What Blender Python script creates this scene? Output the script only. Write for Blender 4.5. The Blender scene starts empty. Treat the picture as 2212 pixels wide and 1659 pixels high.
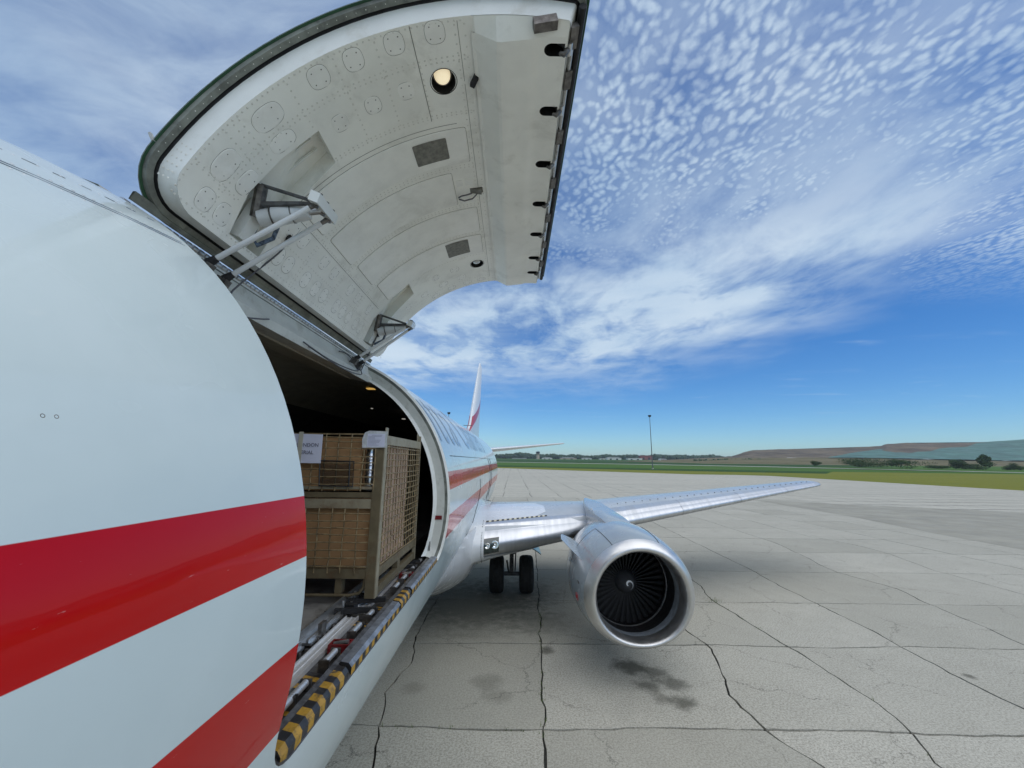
import bpy, bmesh, math, random
from mathutils import Vector, Matrix, noise
from mathutils.geometry import delaunay_2d_cdt
R_ = math.radians
random.seed(7)
sc = bpy.context.scene
col = sc.collection
# ------------------------------------------------------------------ camera
CAMP = Vector((2.6346, 0.0, 3.7489))
PITCH, YAW, ROLL, FPX = 0.1937, -0.0046, 0.0091, 843.285
r0 = Vector((math.cos(YAW), -math.sin(YAW), 0))
fw = Vector((math.sin(YAW) * math.cos(PITCH), math.cos(YAW) * math.cos(PITCH), math.sin(PITCH)))
u0 = r0.cross(fw)
cX = r0 * math.cos(ROLL) + u0 * math.sin(ROLL)
cY = -r0 * math.sin(ROLL) + u0 * math.cos(ROLL)
cd = bpy.data.cameras.new('camera')
cd.sensor_width = 36.0
cd.lens = 36.0 * FPX / 2212.0
cd.clip_start = 0.05
cd.clip_end = 9000
cam = bpy.data.objects.new('camera', cd)
col.objects.link(cam)
m3 = Matrix((cX, cY, -fw)).transposed()
cam.matrix_world = Matrix.Translation(CAMP) @ m3.to_4x4()
sc.camera = cam
def ray(u, v):
    return cX * ((u - 1106) / FPX) + cY * ((829.5 - v) / FPX) + fw
def at(u, v, **k):
    d = ray(u, v)
    (ax, val), = k.items()
    i = 'xyz'.index(ax)
    return CAMP + d * ((val - CAMP[i]) / d[i])
# ------------------------------------------------------------------ world, sun, exposure
SUN_EL, SUN_AZ = R_(66), R_(140)      # azimuth clockwise from +y (aft)
w = bpy.data.worlds.new('World')
sc.world = w
w.use_nodes = True
class NT:
    """tiny node helper"""
    def __init__(s, tree):
        s.t = tree
        s.n = tree.nodes
        s.l = tree.links
    def new(s, typ, **k):
        n = s.n.new(typ)
        for a, b in k.items():
            if a.startswith('i_'):
                key = a[2:]
                n.inputs[int(key) if key.isdigit() else key.replace('_', ' ')].default_value = b
            else:
                setattr(n, a, b)
        return n
    def link(s, a, b):
        s.l.new(a, b)
    def val(s, sock, x):
        if hasattr(x, 'links') or isinstance(x, bpy.types.NodeSocket):
            s.link(x, sock)
        else:
            sock.default_value = x
    def math(s, op, a, b=None, c=None, clamp=False):
        n = s.n.new('ShaderNodeMath')
        n.operation = op
        n.use_clamp = clamp
        s.val(n.inputs[0], a)
        if b is not None: s.val(n.inputs[1], b)
        if c is not None: s.val(n.inputs[2], c)
        return n.outputs[0]
    def ss(s, x, a, b, lo=0.0, hi=1.0):
        n = s.n.new('ShaderNodeMapRange')
        n.interpolation_type = 'SMOOTHSTEP'
        s.val(n.inputs[0], x)
        n.inputs[1].default_value = a; n.inputs[2].default_value = b
        n.inputs[3].default_value = lo; n.inputs[4].default_value = hi
        return n.outputs[0]
    def mix(s, f, a, b):
        n = s.n.new('ShaderNodeMix')
        n.data_type = 'RGBA'
        s.val(n.inputs[0], f)
        for k, x in ((6, a), (7, b)):
            if isinstance(x, bpy.types.NodeSocket): s.link(x, n.inputs[k])
            else: n.inputs[k].default_value = (*x, 1) if len(x) == 3 else x
        return n.outputs[2]
    def noise(s, vec, scale, detail=3, rough=.5, dist=0.0):
        n = s.n.new('ShaderNodeTexNoise')
        if vec is not None: s.link(vec, n.inputs['Vector'])
        n.inputs['Scale'].default_value = scale
        n.inputs['Detail'].default_value = detail
        n.inputs['Roughness'].default_value = rough
        n.inputs['Distortion'].default_value = dist
        return n.outputs['Fac']
    def mapping(s, vec, loc=(0, 0, 0), rot=(0, 0, 0), scale=(1, 1, 1)):
        n = s.n.new('ShaderNodeMapping')
        s.link(vec, n.inputs[0])
        n.inputs[1].default_value = loc; n.inputs[2].default_value = rot; n.inputs[3].default_value = scale
        return n.outputs[0]
def build_world():
    t = NT(w.node_tree)
    t.n.clear()
    out = t.new('ShaderNodeOutputWorld')
    bg = t.new('ShaderNodeBackground')
    t.link(bg.outputs[0], out.inputs[0])
    sky = t.new('ShaderNodeTexSky', sky_type='NISHITA', sun_disc=False)
    sky.sun_elevation = SUN_EL
    sky.sun_rotation = SUN_AZ
    sky.air_density = 1.0; sky.dust_density = 0.1; sky.ozone_density = 4.0
    hsv = t.new('ShaderNodeHueSaturation')
    hsv.inputs['Saturation'].default_value = 1.25
    hsv.inputs['Value'].default_value = 1.15
    t.link(sky.outputs[0], hsv.inputs['Color'])
    tc = t.new('ShaderNodeTexCoord')
    sep = t.new('ShaderNodeSeparateXYZ')
    t.link(tc.outputs['Generated'], sep.inputs[0])
    z = t.math('MAXIMUM', sep.outputs[2], 0.03)
    px = t.math('DIVIDE', sep.outputs[0], z)
    py = t.math('DIVIDE', sep.outputs[1], z)
    cmb = t.new('ShaderNodeCombineXYZ')
    t.link(px, cmb.inputs[0]); t.link(py, cmb.inputs[1])
    P = cmb.outputs[0]
    # broad bank of cirrus with ragged edges
    warp = t.noise(P, 0.9, 4, .55)
    dw = t.math('SUBTRACT', warp, .5)
    wx = t.math('ADD', px, t.math('MULTIPLY', dw, 1.5))
    wy = t.math('ADD', py, t.math('MULTIPLY', dw, 3.0))
    bank = t.math('MULTIPLY', t.ss(wx, 2.6, 1.2), t.ss(wy, 7.5, 3.2))
    fib = t.noise(t.mapping(P, (3.1, .4, 0), (0, 0, R_(-18)), (2.0, 1.1, 1)), 1.6, 9, .64, .4)
    big = t.noise(t.mapping(P, (1.7, 5.3, 0)), 0.9, 6, .55, .3)
    cir = t.ss(t.math('ADD', t.math('MULTIPLY', fib, .5), t.math('MULTIPLY', big, .5)), .30, .60)
    band = t.ss(t.math('ABSOLUTE', t.math('SUBTRACT', t.math('ADD', py, t.math('MULTIPLY', dw, 1.6)), t.math('MULTIPLY_ADD', px, -.55, 3.1))), 1.9, .3)
    cir = t.math('MULTIPLY', t.math('MULTIPLY', cir, bank), t.math('MULTIPLY_ADD', band, .62, .45))
    # altocumulus: soft puffs packed in a field, high up
    wn = t.new('ShaderNodeTexNoise'); t.link(P, wn.inputs['Vector'])
    wn.inputs['Scale'].default_value = 8; wn.inputs['Detail'].default_value = 4
    vm = t.new('ShaderNodeVectorMath', operation='MULTIPLY_ADD')
    t.link(wn.outputs['Color'], vm.inputs[0]); vm.inputs[1].default_value = (.085, .085, 0); t.link(P, vm.inputs[2])
    vo = t.new('ShaderNodeTexVoronoi', feature='SMOOTH_F1', voronoi_dimensions='2D')
    t.link(t.mapping(vm.outputs[0], (0, 0, 0), (0, 0, R_(28)), (40, 28, 1)), vo.inputs['Vector'])
    vo.inputs['Scale'].default_value = 1.0
    vo.inputs['Smoothness'].default_value = .6
    puff = t.ss(t.math('ADD', vo.outputs['Distance'], t.math('MULTIPLY', t.math('SUBTRACT', t.noise(P, 22, 4, .6), .5), .8)), .80, .05)
    det = t.noise(P, 60, 4, .6)
    cell2 = t.noise(t.mapping(P, (4, 7, 0), (0, 0, R_(-30)), (5, 3.6, 1)), 1.0, 5, .6, .5)
    cm = t.math('MULTIPLY', t.ss(py, 2.5, 1.2), t.ss(px, -.15, .28))
    cover = t.ss(cell2, .30, .62)
    pf = t.math('ADD', t.math('MULTIPLY', puff, .56), t.math('MULTIPLY', t.math('SUBTRACT', det, .5), .3))
    alto = t.math('MULTIPLY', t.math('MULTIPLY', t.math('ADD', pf, .24), cm), t.math('MULTIPLY_ADD', cover, .50, .50), clamp=True)
    # thin veil over the upper left
    veil = t.math('MULTIPLY', t.ss(px, .5, -.6), t.ss(t.noise(t.mapping(P, (8, 2, 0), (0, 0, R_(35)), (1.2, 2.6, 1)), 1.7, 6, .6, .5), .15, .8, .25, .85))
    veil = t.math('MULTIPLY', veil, t.ss(py, 6.0, 2.5, 0.1, .85))
    wisp = t.noise(t.mapping(P, (2, 9, 0), (0, 0, R_(-60)), (.5, 1.2, 1)), 1.6, 6, .6, .5)
    wis = t.math('MULTIPLY', t.ss(wisp, .55, .85, 0, .25), t.ss(py, 13, 7))
    k = t.math('MAXIMUM', cir, alto)
    k = t.math('MAXIMUM', k, veil)
    k = t.math('MAXIMUM', k, wis)
    k = t.math('MINIMUM', k, .9)
    ccol = t.mix(t.ss(big, .35, .7), (3.3, 4.35, 5.5), (4.5, 5.35, 6.1))
    tint = t.new('ShaderNodeMix', data_type='RGBA', blend_type='MULTIPLY')
    tint.inputs[0].default_value = 1
    t.link(hsv.outputs[0], tint.inputs[6]); tint.inputs[7].default_value = (.41, .57, .72, 1)
    fin = t.mix(k, tint.outputs[2], ccol)
    t.link(fin, bg.inputs[0])
    bg.inputs[1].default_value = 0.097
build_world()
sd = bpy.data.lights.new('sun', 'SUN')
sd.energy = 1.5
sd.angle = R_(95)
sd.color = (1, .945, .84)
sun = bpy.data.objects.new('sun', sd)
col.objects.link(sun)
sv = Vector((math.sin(SUN_AZ) * math.cos(SUN_EL), math.cos(SUN_AZ) * math.cos(SUN_EL), math.sin(SUN_EL)))
sun.rotation_euler = sv.to_track_quat('Z', 'Y').to_euler()
sun.location = (0, 0, 40)
sc.view_settings.view_transform = 'Standard'
sc.view_settings.look = 'None'
sc.view_settings.exposure = 0.6
sc.view_settings.gamma = 1
sc.cycles.use_denoising = True
sc.cycles.max_bounces = 7
# ------------------------------------------------------------------ helpers
class MB:
    def __init__(s):
        s.v = []; s.f = []; s.m = []
    def add(s, vs, fs, mi=0):
        b = len(s.v)
        s.v.extend([tuple(x) for x in vs])
        for f in fs:
            s.f.append(tuple(b + i for i in f)); s.m.append(mi)
        return s
    def box(s, c, d, rot=None, mi=0):
        x, y, z = d[0] / 2, d[1] / 2, d[2] / 2
        vs = [Vector((sx * x, sy * y, sz * z)) for sx in (-1, 1) for sy in (-1, 1) for sz in (-1, 1)]
        if rot is not None: vs = [rot @ q for q in vs]
        c = Vector(c)
        return s.add([c + q for q in vs], [(0, 1, 3, 2), (4, 6, 7, 5), (0, 4, 5, 1), (2, 3, 7, 6), (0, 2, 6, 4), (1, 5, 7, 3)], mi)
    def bx(s, x0, x1, y0, y1, z0, z1, mi=0):
        return s.box(((x0 + x1) / 2, (y0 + y1) / 2, (z0 + z1) / 2), (x1 - x0, y1 - y0, z1 - z0), None, mi)
    def tube(s, pts, r, n=8, mi=0, cap=True):
        pts = [Vector(p) for p in pts]
        rr = r if isinstance(r, (list, tuple)) else [r] * len(pts)
        rings = []
        ref = None
        for i, p in enumerate(pts):
            d = (pts[min(i + 1, len(pts) - 1)] - pts[max(i - 1, 0)]).normalized()
            if ref is None:
                ref = Vector((0, 0, 1)) if abs(d.z) < .9 else Vector((1, 0, 0))
            a = d.cross(ref).normalized(); b = d.cross(a).normalized()
            ref = -b if b.dot(ref) < 0 else b
            a = d.cross(ref).normalized(); b = d.cross(a)
            rings.append([p + (a * math.cos(2 * math.pi * k / n) + b * math.sin(2 * math.pi * k / n)) * rr[i] for k in range(n)])
        vs = [q for g in rings for q in g]
        fs = [(i * n + k, i * n + (k + 1) % n, (i + 1) * n + (k + 1) % n, (i + 1) * n + k) for i in range(len(pts) - 1) for k in range(n)]
        if cap:
            fs.append(tuple(range(n))[::-1]); fs.append(tuple((len(pts) - 1) * n + k for k in range(n)))
        return s.add(vs, fs, mi)
    def lathe(s, prof, o, ax, n=32, mi=0, close=False):
        """prof [(r, h)] about axis ax at o"""
        ax = Vector(ax).normalized()
        ref = Vector((0, 0, 1)) if abs(ax.z) < .9 else Vector((1, 0, 0))
        a = ax.cross(ref).normalized(); b = ax.cross(a)
        o = Vector(o)
        vs = [o + ax * h + (a * math.cos(2 * math.pi * k / n) + b * math.sin(2 * math.pi * k / n)) * r for r, h in prof for k in range(n)]
        fs = [(i * n + k, (i + 1) * n + k, (i + 1) * n + (k + 1) % n, i * n + (k + 1) % n) for i in range(len(prof) - 1) for k in range(n)]
        if close:
            i = len(prof) - 1
            fs += [(i * n + k, k, (k + 1) % n, i * n + (k + 1) % n) for k in range(n)]
        return s.add(vs, fs, mi)
    def grid(s, rows, mi=0, closed=False):
        n = len(rows[0])
        vs = [q for r in rows for q in r]
        fs = []
        for i in range(len(rows) - 1):
            for k in range(n if closed else n - 1):
                fs.append((i * n + k, i * n + (k + 1) % n, (i + 1) * n + (k + 1) % n, (i + 1) * n + k))
        return s.add(vs, fs, mi)
    def prism(s, poly, fn, t0, t1, mi=0):
        """poly 2D extruded from t0 to t1 through fn(a, b, t)"""
        n = len(poly)
        vs = [fn(a, b, t0) for a, b in poly] + [fn(a, b, t1) for a, b in poly]
        fs = [tuple(range(n))[::-1], tuple(range(n, 2 * n))] + [(i, (i + 1) % n, n + (i + 1) % n, n + i) for i in range(n)]
        return s.add(vs, fs, mi)
    def mesh(s, name, mats, smooth=None, normals=None):
        me = bpy.data.meshes.new(name)
        me.from_pydata(s.v, [], s.f)
        for m in (mats if isinstance(mats, (list, tuple)) else [mats]):
            me.materials.append(m)
        if any(s.m): me.polygons.foreach_set('material_index', s.m)
        if smooth is not None:
            me.shade_smooth()
            if smooth < 180: me.set_sharp_from_angle(angle=R_(smooth))
        if normals is not None:
            me.normals_split_custom_set_from_vertices(normals)
        me.update()
        return me
    def build(s, name, mats, parent=None, smooth=None, normals=None, fix=True):
        if normals is not None:
            V_ = [Vector(q) for q in s.v]
            for i, f in enumerate(s.f):
                n_ = (V_[f[1]] - V_[f[0]]).cross(V_[f[-1]] - V_[f[0]])
                if n_.dot(normals[f[0]] + normals[f[1]] + normals[f[-1]]) < 0: s.f[i] = tuple(f[::-1])
        me = s.mesh(name, mats, smooth, None)
        if fix and normals is None:
            bm = bmesh.new(); bm.from_mesh(me)
            bmesh.ops.remove_doubles(bm, verts=bm.verts, dist=2e-5)
            bmesh.ops.delete(bm, geom=[v for v in bm.verts if not v.link_faces], context='VERTS')
            bmesh.ops.recalc_face_normals(bm, faces=bm.faces)
            bm.to_mesh(me); bm.free()
            if smooth is not None and smooth < 180: me.set_sharp_from_angle(angle=R_(smooth))
        if normals is not None: me.normals_split_custom_set_from_vertices(normals)
        return link(name, me, parent)
def split(name, me, mats, parent, smooth=None):
    """every separate piece of a mesh becomes an object of its own"""
    bm = bmesh.new(); bm.from_mesh(me)
    bmesh.ops.remove_doubles(bm, verts=bm.verts, dist=2e-5)
    bm.faces.ensure_lookup_table()
    seen = set(); out = []
    for f0 in bm.faces:
        if f0 in seen: continue
        st = [f0]; comp = []
        seen.add(f0)
        while st:
            f = st.pop(); comp.append(f)
            for v in f.verts:
                for g in v.link_faces:
                    if g not in seen: seen.add(g); st.append(g)
        mb = MB(); ix = {}
        for f in comp:
            for v in f.verts:
                if v not in ix: ix[v] = len(ix); mb.v.append(tuple(v.co))
            mb.f.append(tuple(ix[v] for v in f.verts)); mb.m.append(0)
        out.append(mb.build(name, mats, parent, smooth=smooth, fix=False))
    bm.free()
    return out
def link(name, me, parent=None, mat=None):
    o = bpy.data.objects.new(name, me)
    col.objects.link(o)
    if parent is not None:
        o.parent = parent
        if parent.type == 'EMPTY':
            o.matrix_parent_inverse = Matrix.Translation(-parent.location)
    if mat is not None: o.matrix_basis = mat
    return o
def tag(o, label, cat, group=None):
    o['label'] = label; o['category'] = cat
    if group: o['group'] = group
    return o
def struct(o, label=None):
    o['kind'] = 'structure'
    if label: o['label'] = label
    return o
def empty(name, loc, label, cat, group=None):
    o = bpy.data.objects.new(name, None)
    o.location = loc
    o.empty_display_size = .3
    col.objects.link(o)
    return tag(o, label, cat, group)
def inpoly(x, y, poly):
    c = False
    j = len(poly) - 1
    for i in range(len(poly)):
        xi, yi = poly[i]; xj, yj = poly[j]
        if (yi > y) != (yj > y) and x < (xj - xi) * (y - yi) / (yj - yi) + xi: c = not c
        j = i
    return c
def rrect(a0, a1, b0, b1, r, n=8, seg=.12):
    """rounded rectangle outline, counter-clockwise, subdivided along its sides; r one radius or 4 (a1b1, a0b1, a0b0, a1b0)"""
    rr = r if isinstance(r, (list, tuple)) else [r] * 4
    cs = [(a1 - rr[0], b1 - rr[0], 0, rr[0]), (a0 + rr[1], b1 - rr[1], 90, rr[1]), (a0 + rr[2], b0 + rr[2], 180, rr[2]), (a1 - rr[3], b0 + rr[3], 270, rr[3])]
    out = []
    for cx, cy, st, q in cs:
        for k in range(n + 1):
            an = R_(st + 90 * k / n)
            out.append((cx + q * math.cos(an), cy + q * math.sin(an)))
    if seg:
        o2 = []
        for i, p in enumerate(out):
            q = out[(i + 1) % len(out)]
            o2.append(p)
            L = math.hypot(q[0] - p[0], q[1] - p[1])
            m = int(L / seg)
            for k in range(1, m + 1):
                o2.append((p[0] + (q[0] - p[0]) * k / (m + 1), p[1] + (q[1] - p[1]) * k / (m + 1)))
        out = o2
    return out
def stadium(ca, cb, ra, rb, n=28):
    """superellipse-like outline"""
    o = []
    for k in range(n):
        an = 2 * math.pi * k / n
        c, s = math.cos(an), math.sin(an)
        o.append((ca + ra * math.copysign(abs(c) ** .75, c), cb + rb * math.copysign(abs(s) ** .75, s)))
    return o
def patch(outline, holes, mapf, sa, sb):
    """triangulated sheet with holes in 2D (a, b) mapped to 3D"""
    pts = []; edges = []
    for lp in [outline] + holes:
        b = len(pts)
        pts += list(lp)
        edges += [(b + i, b + (i + 1) % len(lp)) for i in range(len(lp))]
    bpts = list(pts)
    a0 = min(p[0] for p in outline); a1 = max(p[0] for p in outline)
    b0 = min(p[1] for p in outline); b1 = max(p[1] for p in outline)
    na, nb = max(1, round((a1 - a0) / sa)), max(1, round((b1 - b0) / sb))
    lim = (.4 * min(sa, sb)) ** 2
    for i in range(1, na):
        for j in range(1, nb):
            a = a0 + (a1 - a0) * i / na; b = b0 + (b1 - b0) * j / nb
            if not inpoly(a, b, outline): continue
            if any(inpoly(a, b, h) for h in holes): continue
            if any((a - q[0]) ** 2 + (b - q[1]) ** 2 < lim for q in bpts): continue
            pts.append((a, b))
    res = delaunay_2d_cdt([Vector(p) for p in pts], edges, [], 0, 1e-5)
    vs, fs = res[0], res[2]
    keep = []
    for f in fs:
        ca = sum(vs[i][0] for i in f) / len(f); cb = sum(vs[i][1] for i in f) / len(f)
        if inpoly(ca, cb, outline) and not any(inpoly(ca, cb, h) for h in holes): keep.append(tuple(f))
    return [mapf(v[0], v[1]) for v in vs], keep, [(v[0], v[1]) for v in vs]
# ------------------------------------------------------------------ materials
def base_mat(name):
    m = bpy.data.materials.new(name)
    m.use_nodes = True
    t = NT(m.node_tree)
    b = t.n['Principled BSDF']
    return m, t, b
def mat(name, colr, rough=.5, metal=0, coat=0, spots=.12, scale=6, bump=0, bscale=60, dirt=None, dirt_amt=.5, dscale=3, emit=None, spec=None, trans=0):
    m, t, b = base_mat(name)
    tc = t.new('ShaderNodeTexCoord')
    V = tc.outputs['Object']
    n = t.noise(V, scale, 5, .6)
    lo = tuple(c * (1 - spots) for c in colr); hi = tuple(min(1, c * (1 + spots)) for c in colr)
    c = t.mix(t.ss(n, .3, .7), lo, hi)
    if dirt:
        d = t.noise(V, dscale, 7, .68, .3)
        c = t.mix(t.math('MULTIPLY', t.ss(d, .5, .72), dirt_amt), c, dirt)
    t.link(c, b.inputs['Base Color'])
    b.inputs['Metallic'].default_value = metal
    rn = t.noise(V, scale * 2.3, 4, .6)
    t.link(t.ss(rn, .25, .75, max(.02, rough * .8), min(1, rough * 1.2)), b.inputs['Roughness'])
    if coat:
        b.inputs['Coat Weight'].default_value = coat
        b.inputs['Coat Roughness'].default_value = .08
    if spec is not None: b.inputs['Specular IOR Level'].default_value = spec
    if trans: b.inputs['Transmission Weight'].default_value = trans
    if bump:
        bp = t.new('ShaderNodeBump')
        bp.inputs['Strength'].default_value = bump
        bp.inputs['Distance'].default_value = .01
        t.link(t.noise(V, bscale, 4, .6), bp.inputs['Height'])
        t.link(bp.outputs[0], b.inputs['Normal'])
    if emit:
        b.inputs['Emission Color'].default_value = (*emit[0], 1)
        b.inputs['Emission Strength'].default_value = emit[1]
    return m
def fuselage_mat():
    m, t, b = base_mat('livery_paint')
    g = t.new('ShaderNodeNewGeometry')
    sp = t.new('ShaderNodeSeparateXYZ')
    t.link(g.outputs['Position'], sp.inputs[0])
    z = sp.outputs[2]
    P = g.outputs['Position']
    def band(a, c):
        return t.math('MULTIPLY', t.ss(z, a - .0012, a + .0012), t.ss(z, c + .0012, c - .0012))
    red = t.math('MAXIMUM', band(3.395, 3.61), band(2.83, 3.105))
    n = t.noise(P, 1.3, 5, .6)
    white = t.mix(t.ss(n, .3, .7), (.53, .615, .615), (.58, .66, .66))
    # grime streaks and small scuffs
    sc1 = t.noise(t.mapping(P, scale=(1, 1.2, 5)), 5, 6, .7, .4)
    white = t.mix(t.ss(sc1, .62, .85, 0, .15), white, (.44, .45, .43))
    scuff = t.noise(t.mapping(P, scale=(1, 1, 1)), 14, 4, .75, .8)
    scm = t.ss(scuff, .765, .785, 0, .6)
    white = t.mix(scm, white, (.30, .31, .30))
    redc = t.mix(t.ss(n, .3, .7), (.43, .001, .002), (.49, .001, .003))
    scr = t.noise(t.mapping(P, scale=(1, 2.2, 16)), 5, 4, .7, .3)
    redc = t.mix(t.ss(scr, .69, .73, 0, .6), redc, (.55, .25, .24))
    c = t.mix(red, white, redc)
    t.link(c, b.inputs['Base Color'])
    t.link(t.ss(t.noise(P, 1.5, 3, .5), .3, .7, .20, .28), b.inputs['Roughness'])
    b.inputs['Coat Weight'].default_value = .42
    b.inputs['Coat Roughness'].default_value = .03
    b.inputs['Specular IOR Level'].default_value = .12
    bp = t.new('ShaderNodeBump')
    bp.inputs['Strength'].default_value = .10
    bp.inputs['Distance'].default_value = .02
    h1 = t.noise(t.mapping(P, scale=(1, .9, 2.2)), 2.2, 2, .5)
    t.link(h1, bp.inputs['Height'])
    t.link(bp.outputs[0], b.inputs['Normal'])
    t.link(bp.outputs[0], b.inputs['Coat Normal'])
    return m
M = {}
M['livery'] = fuselage_mat()
M['white'] = mat('white_paint', (.70, .72, .72), .25, coat=.5, spots=.03, scale=1.2, dirt=(.50, .51, .49), dirt_amt=.4, dscale=1.5)
M['grey'] = mat('grey_paint', (.30, .345, .37), .25, coat=.5, spots=.04, scale=1, dirt=(.30, .31, .30), dirt_amt=.3, dscale=1.2)
M['wing'] = mat('wing_grey', (.40, .43, .45), .3, coat=.2, spots=.06, scale=.8, dirt=(.29, .31, .32), dirt_amt=.4, dscale=1.2)
M['cream'] = mat('door_liner_paint', (.88, .875, .80), .38, coat=.15, spots=.06, scale=2.2, dirt=(.40, .38, .31), dirt_amt=.30, dscale=4)
M['creamside'] = mat('door_edge_paint', (.76, .77, .73), .35, spots=.05, scale=3, dirt=(.45, .42, .33), dirt_amt=.35, dscale=5)
M['frame'] = mat('door_frame_paint', (.62, .63, .58), .4, spots=.06, scale=4, dirt=(.30, .28, .22), dirt_amt=.5, dscale=7)
M['seam'] = mat('seam_dark', (.05, .05, .045), .7)
M['cover'] = mat('access_cover_paint', (.89, .885, .82), .36, coat=.15, spots=.05, scale=5, dirt=(.42, .40, .33), dirt_amt=.25)
M['plate'] = mat('bare_plate', (.20, .195, .165), .5, metal=.2, spots=.25, scale=30)
M['green'] = mat('green_primer', (.03, .09, .045), .45)
M['seal'] = mat('seal_strip', (.17, .18, .155), .55, spots=.35, scale=9, dirt=(.05, .05, .045), dirt_amt=.7, dscale=11)
M['rubber'] = mat('black_rubber', (.012, .012, .013), .65, spots=.3, scale=8, bump=.3, bscale=40)
M['black'] = mat('black_void', (.006, .006, .006), .8)
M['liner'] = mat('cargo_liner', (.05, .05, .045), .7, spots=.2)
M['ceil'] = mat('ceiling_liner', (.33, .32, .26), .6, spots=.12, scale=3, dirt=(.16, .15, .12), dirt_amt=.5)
M['floor'] = mat('cargo_floor', (.24, .235, .22), .5, spots=.2, scale=5, dirt=(.07, .065, .06), dirt_amt=.8, dscale=6, bump=.15)
M['alu'] = mat('brushed_aluminium', (.62, .62, .61), .33, metal=.9, spots=.12, scale=9, dirt=(.16, .15, .13), dirt_amt=.45, dscale=8)
M['rail'] = mat('bright_rail', (.74, .74, .73), .38, metal=.45, spots=.10, scale=12, dirt=(.25, .24, .22), dirt_amt=.5, dscale=12)
M['steel'] = mat('dark_steel', (.16, .15, .14), .45, metal=.8, spots=.4, scale=20, dirt=(.05, .04, .03), dirt_amt=.7, dscale=14)
M['roller'] = mat('roller_steel', (.58, .58, .57), .3, metal=.5, spots=.1, scale=20)
M['redpaint'] = mat('red_bracket', (.17, .010, .013), .4, spots=.3, scale=25, dirt=(.05, .02, .02), dirt_amt=.5, dscale=20)
M['yellow'] = mat('hazard_yellow', (.42, .235, .028), .5, spots=.2, scale=15, dirt=(.06, .05, .035), dirt_amt=.95, dscale=22)
M['hazblack'] = mat('hazard_black', (.022, .022, .024), .4, spots=.3, scale=15, dirt=(.16, .15, .13), dirt_amt=.5, dscale=16)
def metal_le():
    m, t, b = base_mat('polished_leading_edge')
    g = t.new('ShaderNodeNewGeometry'); P = g.outputs['Position']
    st = t.noise(t.mapping(P, scale=(4, .5, .5)), 1.6, 3, .5, .2)
    c = t.mix(t.ss(st, .3, .7), (.56, .575, .59), (.68, .69, .71))
    t.link(c, b.inputs['Base Color'])
    b.inputs['Metallic'].default_value = .95
    t.link(t.ss(st, .3, .7, .42, .33), b.inputs['Roughness'])
    bp = t.new('ShaderNodeBump'); bp.inputs['Strength'].default_value = .12; bp.inputs['Distance'].default_value = .004
    t.link(t.noise(t.mapping(P, scale=(6, .6, .6)), 1.2, 2), bp.inputs['Height'])
    t.link(bp.outputs[0], b.inputs['Normal'])
    return m
M['le'] = metal_le()
M['lip'] = mat('inlet_lip_metal', (.66, .66, .65), .38, metal=.95, spots=.06, scale=3, dirt=(.58, .56, .52), dirt_amt=.3, dscale=1.0)
M['barrel'] = mat('inlet_barrel', (.36, .41, .46), .38, metal=.5, spots=.15, scale=12)
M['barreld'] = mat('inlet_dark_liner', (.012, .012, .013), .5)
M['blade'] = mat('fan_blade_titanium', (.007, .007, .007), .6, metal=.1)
M['tyre'] = mat('tyre', (.014, .014, .014), .75, spots=.3, bump=.2)
M['gear'] = mat('gear_grey', (.10, .10, .10), .5, metal=.3, spots=.4, scale=15)
M['glass'] = mat('lamp_glass', (.85, .87, .85), .1, metal=.9)
M['darkglass'] = mat('light_window', (.03, .045, .04), .08, coat=1)
M['lampon'] = mat('lit_lamp', (.9, .8, .6), .3, emit=((1, .84, .55), .4), spots=.05)
M['lampoff'] = mat('lamp_lens', (.6, .62, .6), .15, metal=.6)
M['title'] = mat('title_grey', (.31, .40, .48), .3, coat=.3, spots=.05)
M['redtail'] = mat('red_tail_paint', (.42, .02, .03), .3, coat=.3)
M['spiral'] = mat('spiral_white', (.80, .80, .78), .5)
M['cable'] = mat('cable_grey', (.10, .10, .11), .6)
M['rope'] = mat('blue_rope', (.12, .16, .22), .8, spots=.6, scale=60)
M['cratem'] = mat('crate_steel', (.15, .12, .068), .55, metal=.1, spots=.15, scale=8, dirt=(.12, .065, .03), dirt_amt=.85, dscale=6, bump=.2, bscale=30)
M['cratel'] = mat('crate_light_paint', (.29, .255, .175), .5, spots=.1, scale=8, dirt=(.16, .09, .045), dirt_amt=.7, dscale=7)
M['wire'] = mat('crate_wire', (.27, .20, .105), .5, metal=.2, spots=.35, scale=16, dirt=(.08, .05, .03), dirt_amt=.7, dscale=15)
M['card'] = mat('cardboard', (.45, .26, .12), .85, spots=.10, scale=3, dirt=(.30, .18, .10), dirt_amt=.4, dscale=9, bump=.08, bscale=20)
M['foil'] = mat('silver_sheet', (.75, .75, .75), .22, metal=1)
M['paper'] = mat('paper', (.66, .68, .80), .8, spots=.04)
M['ink'] = mat('ink', (.05, .055, .10), .7)
M['ink2'] = mat('pale_ink', (.30, .32, .42), .7)
M['tape'] = mat('masking_tape', (.52, .50, .40), .6)
M['pouch'] = mat('plastic_pouch', (.62, .65, .66), .18, coat=1, spots=.15, scale=25, bump=.5, bscale=25)
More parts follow.
